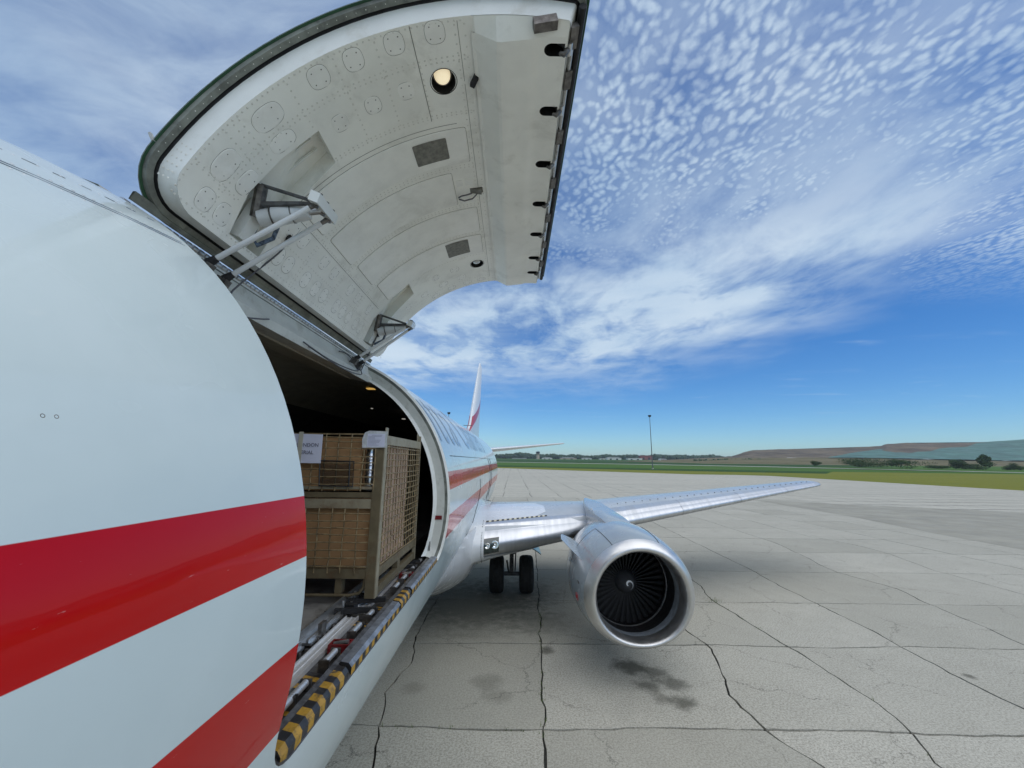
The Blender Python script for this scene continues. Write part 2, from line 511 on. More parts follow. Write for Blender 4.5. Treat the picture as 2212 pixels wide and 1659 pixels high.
# ================================================================== SETTING
def terrain(x, y):
    return max(0.0, (math.hypot(max(x, 0) * .35, y) - 260) * .0098) if y > 0 else 0.0
def concrete(name, slabs=True):
    m, t, b = base_mat(name)
    g = t.new('ShaderNodeNewGeometry'); P = g.outputs['Position']
    sp = t.new('ShaderNodeSeparateXYZ'); t.link(P, sp.inputs[0])
    agg = t.noise(P, 34, 3, .75)
    fine = t.noise(P, 160, 2, .7)
    big = t.noise(P, .35, 6, .62, .3)
    mid = t.noise(P, 2.2, 6, .65, .3)
    c = t.mix(t.ss(big, .3, .7), (.345, .33, .268), (.45, .43, .355))
    c = t.mix(t.ss(mid, .38, .70, 0, .6), c, (.30, .285, .23))
    sfac = t.math('ADD', t.math('MULTIPLY', agg, .6), t.math('MULTIPLY', fine, .5))
    c = t.mix(t.ss(sfac, .46, .62), t.mix(.5, c, (.16, .15, .125)), t.mix(.5, c, (.66, .63, .54)))
    if slabs:
        oi = t.new('ShaderNodeObjectInfo')
        c = t.mix(t.math('MULTIPLY', oi.outputs['Random'], .5), c, (.28, .27, .22))
        # oil and rubber stains, some with painted shade, with their own shapes
        def stain_shade(cx, cy, r, amt, colr, sc_=3.0):
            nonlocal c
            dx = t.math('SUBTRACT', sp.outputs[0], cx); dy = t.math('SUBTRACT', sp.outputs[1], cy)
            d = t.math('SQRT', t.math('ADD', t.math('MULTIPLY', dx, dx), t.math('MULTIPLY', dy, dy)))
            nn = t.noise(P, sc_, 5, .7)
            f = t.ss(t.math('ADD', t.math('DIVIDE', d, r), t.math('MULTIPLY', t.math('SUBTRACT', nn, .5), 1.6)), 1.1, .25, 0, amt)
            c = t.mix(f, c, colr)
        for (cx, cy, r, a) in ((4.85, 8.15, .42, .85), (5.25, 7.95, .30, .7), (5.45, 7.62, .30, .65), (4.95, 7.55, .26, .7), (5.05, 7.15, .20, .5), (5.38, 7.08, .26, .75),
                               (3.35, 8.75, .2, .7), (2.2, 7.6, .35, .35), (2.4, 7.2, .3, .3), (1.5, 11.4, 2.4, .55), (2.7, 12.4, 1.6, .5), (3.3, 10.2, 1.0, .35), (10.9, 7.95, .12, .7), (1.0, 7.4, .25, .3)):  # wide entries: grime plus shade painted in under fuselage and wing root
            stain_shade(cx, cy, r, a, (.07, .068, .05), 4.0)
        # hairline cracks
        v = t.new('ShaderNodeTexVoronoi', feature='DISTANCE_TO_EDGE', voronoi_dimensions='2D')
        dv = t.noise(P, 3, 5, .7)
        vm = t.new('ShaderNodeVectorMath', operation='ADD')
        cv = t.new('ShaderNodeCombineXYZ')
        t.link(t.math('MULTIPLY', dv, .6), cv.inputs[0]); t.link(t.math('MULTIPLY', t.noise(t.mapping(P, (9, 4, 0)), 3, 5, .7), .6), cv.inputs[1])
        t.link(P, vm.inputs[0]); t.link(cv.outputs[0], vm.inputs[1])
        t.link(vm.outputs[0], v.inputs['Vector']); v.inputs['Scale'].default_value = .5
        cr = t.math('MULTIPLY', t.ss(v.outputs['Distance'], .007, .0015), t.ss(t.noise(P, .5, 3), .44, .55))
        c = t.mix(t.math('MULTIPLY', cr, .65), c, (.07, .068, .055))
    else:
        # distant pavement: joints too far off to pick apart
        def lines(s, period, wid, amt, seed):
            wob = t.math('MULTIPLY', t.math('SUBTRACT', t.noise(P, .25, 4, .6), .5), .9)
            q = t.math('DIVIDE', t.math('ADD', s, wob), period)
            fr = t.math('ABSOLUTE', t.math('SUBTRACT', t.math('FRACT', q), .5))
            msk = t.ss(t.noise(t.mapping(P, (seed, seed, 0), scale=(.3, 1, 1)), .08, 3), .35, .6)
            return t.math('MULTIPLY', t.math('MULTIPLY', t.ss(fr, wid, wid * .3), msk), amt)
        f = t.math('MAXIMUM', lines(sp.outputs[1], 3.05, .055, 1.0, 3), lines(sp.outputs[0], 3.1, .025, .9, 9))
        streak = t.noise(t.mapping(P, scale=(.05, 1.0, 1)), .6, 5, .6)
        c = t.mix(t.ss(streak, .4, .75, 0, .5), c, (.54, .515, .43))
        c = t.mix(f, c, (.10, .098, .085))
    t.link(c, b.inputs['Base Color'])
    b.inputs['Roughness'].default_value = .88
    b.inputs['Specular IOR Level'].default_value = .25
    bp = t.new('ShaderNodeBump'); bp.inputs['Strength'].default_value = .28; bp.inputs['Distance'].default_value = .005
    t.link(sfac, bp.inputs['Height']); t.link(bp.outputs[0], b.inputs['Normal'])
    return m
def grass_mat(name, a, b_, c_):
    m, t, b = base_mat(name)
    g = t.new('ShaderNodeNewGeometry'); P = g.outputs['Position']
    n1 = t.noise(t.mapping(P, scale=(.35, 1, 1)), .06, 6, .65)
    n2 = t.noise(P, 1.1, 5, .7)
    c = t.mix(t.ss(n1, .3, .7), a, b_)
    c = t.mix(t.ss(n2, .35, .75, 0, .6), c, c_)
    t.link(c, b.inputs['Base Color'])
    b.inputs['Roughness'].default_value = .95
    b.inputs['Specular IOR Level'].default_value = .1
    bp = t.new('ShaderNodeBump'); bp.inputs['Strength'].default_value = 1; bp.inputs['Distance'].default_value = .12
    t.link(t.noise(P, 5, 5, .75), bp.inputs['Height']); t.link(bp.outputs[0], b.inputs['Normal'])
    return m
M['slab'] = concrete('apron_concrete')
M['farslab'] = concrete('distant_concrete', False)
M['joint'] = mat('joint_soil', (.030, .030, .024), .95, spots=.5, scale=9)
M['taxi'] = mat('taxiway_concrete', (.29, .275, .22), .85, spots=.12, scale=.5, dirt=(.235, .222, .178), dirt_amt=.6, dscale=.2)
M['strip'] = mat('strip_concrete', (.42, .41, .37), .9, spots=.1, scale=.1)
M['grass'] = grass_mat('grass', (.060, .125, .022), (.085, .165, .030), (.042, .092, .018))
M['dry'] = grass_mat('verge_grass', (.16, .18, .028), (.21, .205, .036), (.11, .14, .025))
M['dkgrass'] = grass_mat('dark_grass', (.028, .07, .018), (.045, .10, .025), (.022, .05, .015))
def build_ground():
    # great sheet of grass to the horizon
    mb = MB()
    rings = [0, 40, 90, 150, 210, 260, 330, 420, 560, 760, 1000, 1400, 2000, 3200, 6000]
    N = 72
    rows = []
    for r in rings:
        row = []
        for k in range(N):
            a = 2 * math.pi * k / N
            x, y = r * math.sin(a), r * math.cos(a)
            row.append((x, y, min(terrain(x, y), 12) - .06))
        rows.append(row)
    mb.grid(rows, closed=True)
    struct(mb.build('grass_field', M['grass'], smooth=180))
    # apron outline
    edge = [(-260, 430), (-4.45, 201.5), (30, 158), (59.8, 126), (72, 124.5), (78.5, 118), (78.8, 95), (79.3, 60), (80, -80), (-260, -80)]
    X0, X1, Y0, Y1 = -7.2, 33.0, .6, 42.6
    hole = [(X0 + .3, Y0 + .3), (X1 - .3, Y0 + .3), (X1 - .3, Y1 - .3), (X0 + .3, Y1 - .3)]
    vs, fs, _ = patch(edge, [hole], lambda a, b: (a, b, max(0, terrain(a, b)) - .004), 40, 40)
    apron = struct(MB().add(vs, fs).build('apron', M['farslab']))
    jb = MB().add([(X0, Y0, -.035), (X1, Y0, -.035), (X1, Y1, -.035), (X0, Y1, -.035)], [(0, 1, 2, 3)]).build('joint_bed', M['joint'], apron)
    XL = [[(0, -7.2)], [(0, -4.6)], [(0, -2.0)],
          [(3, .9), (5.85, .92), (6.57, .71), (7.2, .57), (8.2, .75), (9.35, .55), (14, .62), (40, .7)],
          [(0, 2.9), (5.7, 3.05), (8.85, 3.25), (14.7, 3.5), (32, 4.1)],
          [(3, 6.6), (5.74, 6.62), (6.3, 6.3), (7.22, 6.2), (7.93, 6.46), (8.96, 6.76), (9.58, 6.63), (12, 6.2), (16, 6.3), (40, 6.8)],
          [(3, 8.0), (5.77, 8.04), (6.29, 8.27), (7.17, 8.47), (8.85, 8.43), (10.07, 8.29), (11.86, 8.2), (13.05, 8.44), (20, 8.7), (40, 9.2)],
          [(3, 10.6), (7, 10.66), (8.8, 10.71), (9.7, 10.89), (12.8, 10.94), (14.8, 11.14), (40, 12)],
          [(5, 13.5), (9.27, 13.56), (9.94, 13.71), (11.65, 14.04), (12.93, 14.47), (14.92, 14.04), (19.5, 15.2), (40, 15.6)],
          [(5, 17.4), (12.58, 17.78), (15.07, 17.85), (18.26, 18.76), (19.65, 18.78), (21.7, 18.1), (40, 18.8)],
          [(0, 21.4)], [(0, 24.3)], [(0, 27.2)], [(0, 30.1)], [(0, 33.0)]]
    YL = [.6, 3.5, 6.42, 9.05, 11.62, 14.75, 17.8, 20.9, 24.0, 27.1, 30.2, 33.3, 36.4, 39.5, 42.6]
    def xl(i, y):
        w_ = XL[i]
        if y <= w_[0][0]: x = w_[0][1]
        elif y >= w_[-1][0]: x = w_[-1][1]
        else:
            for (a, xa), (b, xb) in zip(w_, w_[1:]):
                if a <= y <= b:
                    x = xa + (xb - xa) * (y - a) / (b - a); break
        if i in (0, len(XL) - 1): return x
        jag = .075 if 3 <= i <= 9 else .045
        return x + (noise.noise(Vector((i * 7.3, y * 1.1, 0))) * .8 + noise.noise(Vector((i * 3.1, y * 4.3, 5))) * .55 + noise.noise(Vector((i * 1.7, y * 11, 9))) * .3) * jag
    def yl(j, x):
        if j in (0, len(YL) - 1): return YL[j]
        k = .7 if j < 5 else .4
        return YL[j] + (noise.noise(Vector((x * .5, j * 5.7, 2))) * .9 + noise.noise(Vector((x * 3.1, j * 9.1, 4))) * .4 + noise.noise(Vector((x * 8, j * 2.1, 4))) * .18) * .12 * k
    def node(i, j):
        x = xl(i, YL[j])
        y = yl(j, x)
        return x, y
    nx, ny = len(XL), len(YL)
    def vedge(i, j, n):
        (xa, ya), (xb, yb) = node(i, j), node(i, j + 1)
        out = []
        for k in range(n + 1):
            f = k / n
            y = YL[j] + (YL[j + 1] - YL[j]) * f
            x = xl(i, y)
            out.append((x, ya + (yb - ya) * f))
        return out
    def hedge(i, j, n):
        (xa, ya), (xb, yb) = node(i, j), node(i + 1, j)
        return [(xa + (xb - xa) * k / n, yl(j, xa + (xb - xa) * k / n)) for k in range(n + 1)]
    cnt = 0
    for j in range(ny - 1):
        n = 16 if j < 5 else 8
        for i in range(nx - 1):
            L, Rr = vedge(i, j, n), vedge(i + 1, j, n)
            B, T = hedge(i, j, n), hedge(i, j + 1, n)
            poly = B[:-1] + Rr[:-1] + T[::-1][:-1] + L[::-1][:-1]
            cx = sum(q[0] for q in poly) / len(poly); cy = sum(q[1] for q in poly) / len(poly)
            gp = .012 + .007 * random.random()
            q2 = []
            for (x, y) in poly:
                g = gp * (1 + .9 * noise.noise(Vector((x * 2.3, y * 2.3, 1))))
                dx, dy = x - cx, y - cy
                q2.append((x - math.copysign(g, dx) * min(1, abs(dx) / .3), y - math.copysign(g * 1.15, dy) * min(1, abs(dy) / .3)))
            tx, ty, dz = random.uniform(-.0009, .0009), random.uniform(-.0009, .0009), random.uniform(-.002, .002)
            fz = lambda a, b, t_: (a - cx, b - cy, t_ + (tx * (a - cx) + ty * (b - cy) + dz if t_ == 0 else 0))
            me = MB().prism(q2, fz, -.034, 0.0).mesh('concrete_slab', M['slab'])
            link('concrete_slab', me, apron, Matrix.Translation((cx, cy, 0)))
            cnt += 1
    # weeds in the joints
    mb = MB()
    spots = [(8.22, 11.75, .22, 90)] + [(xl(4, y), y, .05, 7) for y in [5.8 + .16 * k for k in range(36)] if random.random() < .6] + [(xl(6, y), y, .05, 5) for y in [6 + .3 * k for k in range(22)] if random.random() < .4] + [(x, yl(2, x), .05, 5) for x in [.8 + .2 * k for k in range(12)] if random.random() < .6]
    for (x, y, s, n) in spots:
        for k in range(n):
            px, py = x + random.gauss(0, s * .5), y + random.gauss(0, s * .5)
            a = random.uniform(0, 6.28); h = random.uniform(.02, .06); wd = .007
            dx, dy = math.cos(a), math.sin(a)
            mb.add([(px - dy * wd, py + dx * wd, -.02), (px + dy * wd, py - dx * wd, -.02), (px + dx * h * .6, py + dy * h * .6, h - .01)], [(0, 1, 2)])
    wd = mb.build('joint_weeds', mat('weed_green', (.09, .13, .03), .8), fix=False)
    wd['kind'] = 'stuff'; wd['label'] = 'small green weeds growing in the pavement joints'
    # darker pavement patch on the right
    pts = [(24.5, 36.5), (27.4, 40.8), (44, 33), (79, 16), (79, -4), (25.6, 17.2), (26.3, 23.2), (24.4, 30.5)]
    pts = [at(1639, 1081, z=0), at(2212, 1107, z=0), Vector((79, 18, 0)), Vector((79, -20, 0)), Vector((30, 12, 0)), at(2212, 1187, z=0), at(2018, 1152, z=0), at(1850, 1118, z=0), at(1720, 1096, z=0)]
    mb = MB().add([(p.x, p.y, .006) for p in pts], [tuple(range(len(pts)))])
    struct(mb.build('taxiway_pavement', M['taxi']))
    # verge of drier grass along the apron edge, darker grass behind, taxiway strip
    def sheet(name, poly, m, dz, step=30):
        vs, fs, _ = patch(poly, [], lambda a, b: (a, b, terrain(a, b) + dz), step, step)
        return struct(MB().add(vs, fs).build(name, m))
    v1 = [(-4.45, 201.5), (30, 158), (59.8, 126), (72, 124.5), (78.5, 118), (78.8, 95), (79.3, 60), (80, -80), (260, -80), (215, 170), (150, 185), (120, 150), (95, 165), (60, 185), (20, 225), (-10, 240)]
    sheet('dry_grass_verge', v1, M['dry'], -.02)
    v2 = [(-200, 330), (-10, 262), (60, 205), (100, 172), (125, 162), (150, 190), (210, 190), (290, 130), (320, 140), (262, 215), (209, 330), (0, 430), (-200, 470)]
    sheet('mown_grass', v2, M['grass'], -.03)
    sheet('dark_grass', [(-10, 240), (20, 226), (60, 186), (95, 166), (120, 151), (150, 186), (110, 215), (60, 240), (0, 290), (-60, 300)], M['dkgrass'], -.012)
    sheet('taxiway_strip', [(290, 150), (268, 205), (214, 330), (120, 400), (-9, 470), (-300, 640), (-300, 610), (-9, 450), (112, 382), (200, 318), (256, 197), (278, 140)], M['strip'], .05, 20)
    sheet('crop_field', [(-300, 660), (-9, 490), (120, 420), (230, 340), (320, 330), (420, 520), (300, 900), (-300, 1000)], M['dkgrass'], .02, 60)
build_ground()
# ------------------------------------------------------------------ landfill hill
def soil_mat():
    m, t, b = base_mat('landfill_soil')
    g = t.new('ShaderNodeNewGeometry'); P = g.outputs['Position']
    n1 = t.noise(t.mapping(P, scale=(1, 1, 2.5)), .02, 7, .7)
    n2 = t.noise(P, .14, 6, .75)
    c = t.mix(t.ss(n1, .3, .7), (.06, .047, .030), (.19, .150, .095))
    c = t.mix(t.ss(n2, .45, .75, 0, .7), c, (.05, .043, .034))
    c = t.mix(t.ss(n2, .68, .75, 0, .6), c, (.34, .29, .24))
    t.link(c, b.inputs['Base Color']); b.inputs['Roughness'].default_value = .95
    bp = t.new('ShaderNodeBump'); bp.inputs['Strength'].default_value = 1; bp.inputs['Distance'].default_value = 2
    t.link(n2, bp.inputs['Height']); t.link(bp.outputs[0], b.inputs['Normal'])
    return m
M['soil'] = soil_mat()
M['bank'] = grass_mat('rough_bank', (.12, .105, .05), (.21, .175, .105), (.05, .07, .025))
M['tarp'] = mat('green_cover', (.050, .135, .105), .7, spots=.28, scale=.035, dirt=(.07, .14, .12), dirt_amt=.6, dscale=.02)
def strip_mesh(name, prof_lo, prof_hi, m, nu=120, nv=10, rough=0.0, seed=0, parent=None):
    """sheet between two polylines of (u, v, y) seen from the apron, with relief"""
    def interp(pr, u):
        for a, b in zip(pr, pr[1:]):
            if a[0] <= u <= b[0]:
                f = (u - a[0]) / (b[0] - a[0])
                return a[1] + (b[1] - a[1]) * f, a[2] + (b[2] - a[2]) * f
        return pr[-1][1:]
    u0_, u1_ = prof_lo[0][0], prof_lo[-1][0]
    rows = []
    for i in range(nu + 1):
        u = u0_ + (u1_ - u0_) * i / nu
        lo = at(u, interp(prof_lo, u)[0], y=interp(prof_lo, u)[1]); hi = at(u, interp(prof_hi, u)[0], y=interp(prof_hi, u)[1])
        row = []
        for j in range(nv + 1):
            p = lo.lerp(hi, j / nv)
            k = rough * (noise.noise(p * .03 + Vector((seed, 0, 0))) * .7 + noise.noise(p * .1 + Vector((seed, 3, 0))) * .3)
            p = p + Vector((0, k * 2, k))
            row.append(p)
        rows.append(row)
    return struct(MB().grid(rows).build(name, m, parent, smooth=180))
strip_mesh('bank', [(1330, 996.5, 640), (1440, 999, 560), (1520, 1003, 470), (1750, 1008, 430), (2000, 1013, 400), (2260, 1018, 390)], [(1330, 996, 650), (1440, 994, 640), (1520, 990.5, 630), (1600, 989, 600), (1750, 988.5, 590), (1900, 990, 570), (2000, 992, 560), (2100, 994, 550), (2260, 997, 540)], M['bank'], 110, 12, 1.0, 4)
strip_mesh('landfill_hill', [(1430, 995, 650), (1520, 991, 630), (1600, 989.5, 600), (1750, 989, 590), (1900, 990.5, 570), (2000, 992.5, 560), (2100, 994.5, 550), (2260, 997, 540)],
           [(1430, 994, 760), (1530, 989.5, 760), (1582, 987, 760), (1605, 977, 760), (1625, 972.5, 755), (1720, 970, 750), (1850, 966.5, 745), (1905, 964, 742), (1915, 959, 740), (1960, 956.5, 735), (2080, 957, 730), (2130, 955, 728), (2212, 950, 720), (2260, 948, 715)], M['soil'], 180, 18, 1.7, 1)
strip_mesh('landfill_top', [(1430, 994, 760), (1582, 987, 760), (1605, 977, 760), (1625, 972.5, 755), (1905, 964, 742), (1960, 956.5, 735), (2130, 955, 728), (2260, 948, 715)],
           [(1430, 995, 1100), (1582, 990, 1100), (1605, 982, 1100), (1625, 978, 1100), (1905, 970, 1100), (1960, 964, 1100), (2130, 963, 1100), (2260, 958, 1100)], M['soil'], 40, 3, 0, 2)
strip_mesh('green_cover_sheet', [(1790, 988.2, 570), (1850, 988.6, 566), (2000, 991, 548), (2100, 993, 538), (2260, 996, 528)],
           [(1790, 987.5, 575), (1850, 976.5, 650), (1905, 969.5, 690), (2000, 968.5, 675), (2090, 965, 670), (2110, 957, 715), (2140, 954, 715), (2212, 949, 710), (2260, 947, 705)], M['tarp'], 100, 12, .35, 8)
strip_mesh('haul_road', [(1700, 989.6, 588), (1900, 991.4, 566), (2020, 994.2, 552), (2100, 996, 545)], [(1700, 988.4, 592), (1900, 990, 570), (2020, 992.4, 557), (2100, 994.6, 549)], M['strip'], 30, 1)
# ------------------------------------------------------------------ trees, bushes, far wood
def leaf_mat(name, a, b_):
    m, t, b = base_mat(name)
    g = t.new('ShaderNodeNewGeometry')
    n = t.noise(g.outputs['Position'], .6, 3, .6)
    t.link(t.mix(t.ss(n, .3, .7), a, b_), b.inputs['Base Color'])
    b.inputs['Roughness'].default_value = .8
    b.inputs['Specular IOR Level'].default_value = .15
    return m
M['leaf'] = leaf_mat('foliage', (.030, .060, .018), (.055, .095, .028))
M['wood'] = leaf_mat('far_foliage', (.030, .058, .030), (.048, .082, .040))
M['bark'] = mat('bark', (.07, .055, .04), .9)
def crown(mb, c, rx, ry, rz, n, s, rnd):
    lobes = [(Vector((rnd.uniform(-.6, .6) * rx, rnd.uniform(-.6, .6) * ry, rnd.uniform(-.45, .6) * rz)), rnd.uniform(.35, .6)) for _ in range(9)]
    for _ in range(n):
        l, k = rnd.choice(lobes)
        d = Vector((rnd.gauss(0, 1), rnd.gauss(0, 1), rnd.gauss(0, 1))).normalized() * (rnd.random() ** .4)
        p = Vector(c) + l + Vector((d.x * rx * k, d.y * ry * k, d.z * rz * k))
        nrm = (d + Vector((rnd.gauss(0, .5), rnd.gauss(0, .5), rnd.gauss(0, .5) + .4))).normalized()
        a = nrm.orthogonal().normalized(); b = nrm.cross(a)
        q = s * rnd.uniform(.6, 1.3)
        mb.add([p + a * q, p + b * q * .7, p - a * q, p - b * q * .6], [(0, 1, 2, 3)])
def bush(u, v, y, wpx, hpx, label, seed, kind='bush', tree=False):
    rnd = random.Random(seed)
    base = at(u, v, y=y)
    z0 = base.z
    rx = wpx / 843.3 * y / 2; h = hpx / 843.3 * y
    root = empty('tree' if tree else 'bush', base, label, kind, 'bushes below the landfill')
    mb = MB()
    tr = h * .12 if tree else -h * .25
    crown(mb, base + Vector((0, 0, tr + (h - tr) * .5)), rx, rx * .8, (h - tr) * .55, 2600, max(.25, h * .06), rnd)
    mb.build('crown', M['leaf'], root, fix=False)
    tb = MB()
    for k in range(1 if tree else 4):
        o = Vector((rnd.uniform(-.4, .4) * rx, 0, 0)) if not tree else Vector((0, 0, 0))
        tb.tube([base + o - Vector((0, 0, .5)), base + o + Vector((rnd.uniform(-.3, .3), 0, h * .4)), base + o + Vector((rnd.uniform(-.8, .8), 0, h * .75))], [h * .03, h * .022, h * .008], 6)
    split('trunk' if tree else 'stem', tb.mesh('t', M['bark']), M['bark'], root)
bush(1905, 1007, 300, 165, 17, 'long dark green thicket in front of the brown hill', 1)
bush(1852, 1007, 305, 70, 13, 'low bush at the left end of the long thicket', 2)
bush(1940, 1008, 295, 70, 15, 'rounded bush at the right end of the long thicket', 3)
bush(1762, 1005, 330, 22, 9, 'small lone shrub left of the long thicket', 4)
bush(2130, 1011, 285, 26, 26, 'tall rounded dark tree right of the haul road', 5, 'tree', True)
bush(2075, 1011, 285, 34, 19, 'shorter round bush left of the tall dark tree', 6)
bush(2105, 1012, 282, 60, 13, 'low dark bush between the short and tall trees', 7)
bush(2195, 1014, 275, 40, 13, 'dark bush at the right edge of the picture', 8)
bush(2030, 1011, 290, 60, 6, 'low strip of scrub left of the trees on the right', 9)
def far_wood(name, u0_, u1_, y0, y1, n, hmin, hmax, label, seed, vb=None):
    rnd = random.Random(seed)
    bm = bmesh.new(); bmesh.ops.create_icosphere(bm, subdivisions=2, radius=1)
    iv = [v.co.copy() for v in bm.verts]; fi = [tuple(v.index for v in f.verts) for f in bm.faces]; bm.free()
    mb = MB()
    for k in range(n):
        y = rnd.uniform(y0, y1)
        u = rnd.uniform(u0_, u1_)
        x = at(u, 995, y=y).x
        z = min(terrain(x, y), 12) if vb is None else at(u, vb, y=y).z
        h = rnd.uniform(hmin, hmax) * (.75 + .5 * noise.noise(Vector((u * .02, seed, 0))))
        r = h * rnd.uniform(.4, .7)
        off = Vector((rnd.random() * 50, 0, 0))
        vs = []
        for q in iv:
            d = 1 + .45 * noise.noise(q * 2.1 + off) + .25 * noise.noise(q * 5 + off)
            vs.append((x + q.x * r * d, y + q.y * r * d, z + h * .45 + q.z * h * .55 * d))
        mb.add(vs, fi)
    o = mb.build(name, M['wood'], smooth=None, fix=False)
    o['kind'] = 'stuff'; o['label'] = label
far_wood('woodland', 1050, 1620, 1250, 1500, 1100, 12, 22, 'far line of dark trees along the horizon', 3)
far_wood('scrub', 1500, 1720, 560, 640, 420, 3, 7, 'dark scrub at the foot of the brown hill', 5, 999)
# ------------------------------------------------------------------ far buildings, tower, masts
M['bwhite'] = mat('building_white', (.62, .62, .58), .7, spots=.05, scale=.2)
M['btan'] = mat('building_tan', (.40, .33, .25), .8, spots=.08, scale=.2)
M['bred'] = mat('building_red', (.25, .07, .05), .8, spots=.08, scale=.2)
M['broof'] = mat('building_roof', (.42, .42, .41), .6, spots=.05, scale=.2)
M['bdark'] = mat('dark_windows', (.02, .025, .03), .2)
def building(u, v, y, wpx, hpx, m, label, gable=True):
    b = at(u, v, y=y)
    wd = wpx / 843.3 * y; h = hpx / 843.3 * y
    root = empty('hangar', b, label, 'building', 'buildings beyond the airfield')
    dp = max(12, wd * .5)
    MB().bx(b.x - wd / 2, b.x + wd / 2, b.y, b.y + dp, b.z - 2, b.z + h * .72).build('wall', m, root)
    e = wd * .02
    if gable:
        r = [(b.x - wd / 2 - e, b.z + h * .70), (b.x + wd / 2 + e, b.z + h * .70), (b.x + wd * .25, b.z + h), (b.x - wd * .25, b.z + h)]
    else:
        r = [(b.x - wd / 2 - e, b.z + h * .70), (b.x + wd / 2 + e, b.z + h * .70), (b.x + wd / 2 + e, b.z + h * .85), (b.x - wd / 2 - e, b.z + h * .85)]
    MB().prism(r, lambda a, c, t_: (a, t_, c), b.y - .6, b.y + dp + .6).build('roof', M['broof'] if gable else m, root)
    for k in (-.25, .2):
        MB().bx(b.x + wd * k - wd * .07, b.x + wd * k + wd * .07, b.y - .25, b.y + .2, b.z, b.z + h * .45).build('hangar_door', M['bdark'], root)
for args in ((1122, 993, 1180, 30, 4, M['broof'], 'low grey shed left of the control tower', False),
             (1182, 993, 1120, 22, 5, M['bwhite'], 'small white shed right of the control tower'),
             (1228, 993, 1150, 34, 5, M['btan'], 'wide tan roofed hangar in the far row of buildings'),
             (1268, 993, 1180, 20, 4, M['bwhite'], 'short white building between the tan hangar and long hangar'),
             (1305, 993.5, 1150, 18, 4, M['bwhite'], 'narrow white building left of the long cream hangar', False),
             (1327, 993.5, 1120, 30, 6, M['bwhite'], 'long cream hangar in the middle of the horizon'),
             (1372, 994, 1120, 30, 5, M['bwhite'], 'flat white warehouse left of the red building', False),
             (1397, 993, 1200, 26, 10, M['bred'], 'red brick building behind the tall light mast', False),
             (1433, 996, 1000, 14, 5, M['bwhite'], 'small white building right of the red building')):
    building(*args)
tb = at(1162, 992, y=1150)
root = empty('control_tower', tb, 'tan airport control tower with dark glazed cab on the horizon', 'tower')
s_ = 1150 / 843.3
MB().lathe([(3.3 * s_ * 1.15, -2), (3.0 * s_, 9.5 * s_)], tb, (0, 0, 1), 8).build('shaft', M['btan'], root)
MB().lathe([(3.2 * s_, 9.5 * s_), (4.6 * s_, 11 * s_), (4.6 * s_, 11.6 * s_), (0.1, 11.7 * s_)], tb, (0, 0, 1), 8).build('gallery', M['btan'], root)
MB().lathe([(3.6 * s_, 11.6 * s_), (4.3 * s_, 15 * s_)], tb, (0, 0, 1), 8).build('cab', M['bdark'], root)
MB().lathe([(4.5 * s_, 15 * s_), (4.5 * s_, 15.7 * s_), (.1, 16.5 * s_)], tb, (0, 0, 1), 8).build('roof', M['bdark'], root)
MB().tube([tb + Vector((0, 0, 16 * s_)), tb + Vector((0, 0, 19 * s_))], .25, 5).build('antenna', M['bdark'], root)
M['galv'] = mat('galvanised_pole', (.16, .17, .17), .5, metal=.5)
def mast(x, y, label):
    root = empty('light_mast', (x, y, 0), label, 'light mast', 'tall apron light masts')
    MB().tube([(x, y, -.3), (x, y, .4)], [.55, .5], 10).build('base', M['strip'], root)
    MB().tube([(x, y, 0), (x, y, 14), (x, y, 28.2)], [.26, .20, .13], 10).build('pole', M['galv'], root)
    MB().lathe([(.05, 28.0), (.7, 28.1), (.7, 28.4), (.05, 28.5)], (x, y, 0), (0, 0, 1), 12).build('head_frame', M['bdark'], root)
    for k in range(6):
        a = k * math.pi / 3
        MB().box((x + .6 * math.cos(a), y + .6 * math.sin(a), 28.8), (.42, .42, .6), Matrix.Rotation(a, 3, 'Z')).build('floodlight', M['bdark'], root)
mast(77.9, 215.5, 'tall thin light mast standing alone at the edge of the grass')
mast(-32.3, 210, 'light mast whose top shows above the white fuselage beside the tail fin')
# ================================================================== AIRCRAFT
HC, RU = 3.2239, 1.88
air = empty('cargo_aircraft', (0, 12.2, 0), 'white twin-engine cargo jet with red stripes and its side cargo door raised', 'aircraft')
def sec_r(ph):
    """distance from the upper-lobe centre to the double-bubble outline"""
    c, s = math.cos(ph), math.sin(ph)
    if s * RU > -.61: return RU
    # lower lobe: centre 0.33 below, radius 1.80
    b = .33 * s
    return -b + math.sqrt(max(b * b - .33 ** 2 + 1.80 ** 2, 0))
def fus(ph, y, off=0.0):
    k, zc = 1.0, HC
    if y > 19.5:
        t_ = (y - 19.5) / 9.3
        k = 1 - .88 * t_ ** 1.55
        zc = HC + RU * (1 - k) - .30 * t_ ** 1.5
    elif y < -2.6:
        t_ = (-2.6 - y) / 4.3
        k = math.sqrt(max(0.0006, 1 - t_ ** 2.0))
        zc = HC - .5 * t_ ** 2
    r = sec_r(ph) * k + off
    z = r * math.sin(ph)
    if y < 1.6 and z > 0:
        z *= 1 - (.125 * (1.6 - y) ** 1.3 if y > .3 else .1758 + .08 * (1 - math.exp((y - .3) * 1.5)))
    return Vector((r * math.cos(ph), y, zc + z))
def fus_n(ph, y):
    e = 1e-3
    a = fus(ph + e, y) - fus(ph - e, y); b = fus(ph, y + e) - fus(ph, y - e)
    n = a.cross(b)
    n.normalize()
    c = Vector((math.cos(ph), 0, math.sin(ph)))
    return n if n.dot(c) > 0 else -n
DY0, DY1 = 1.54, 4.88
QS, QH = math.radians(-19.2) * RU, math.radians(66) * RU
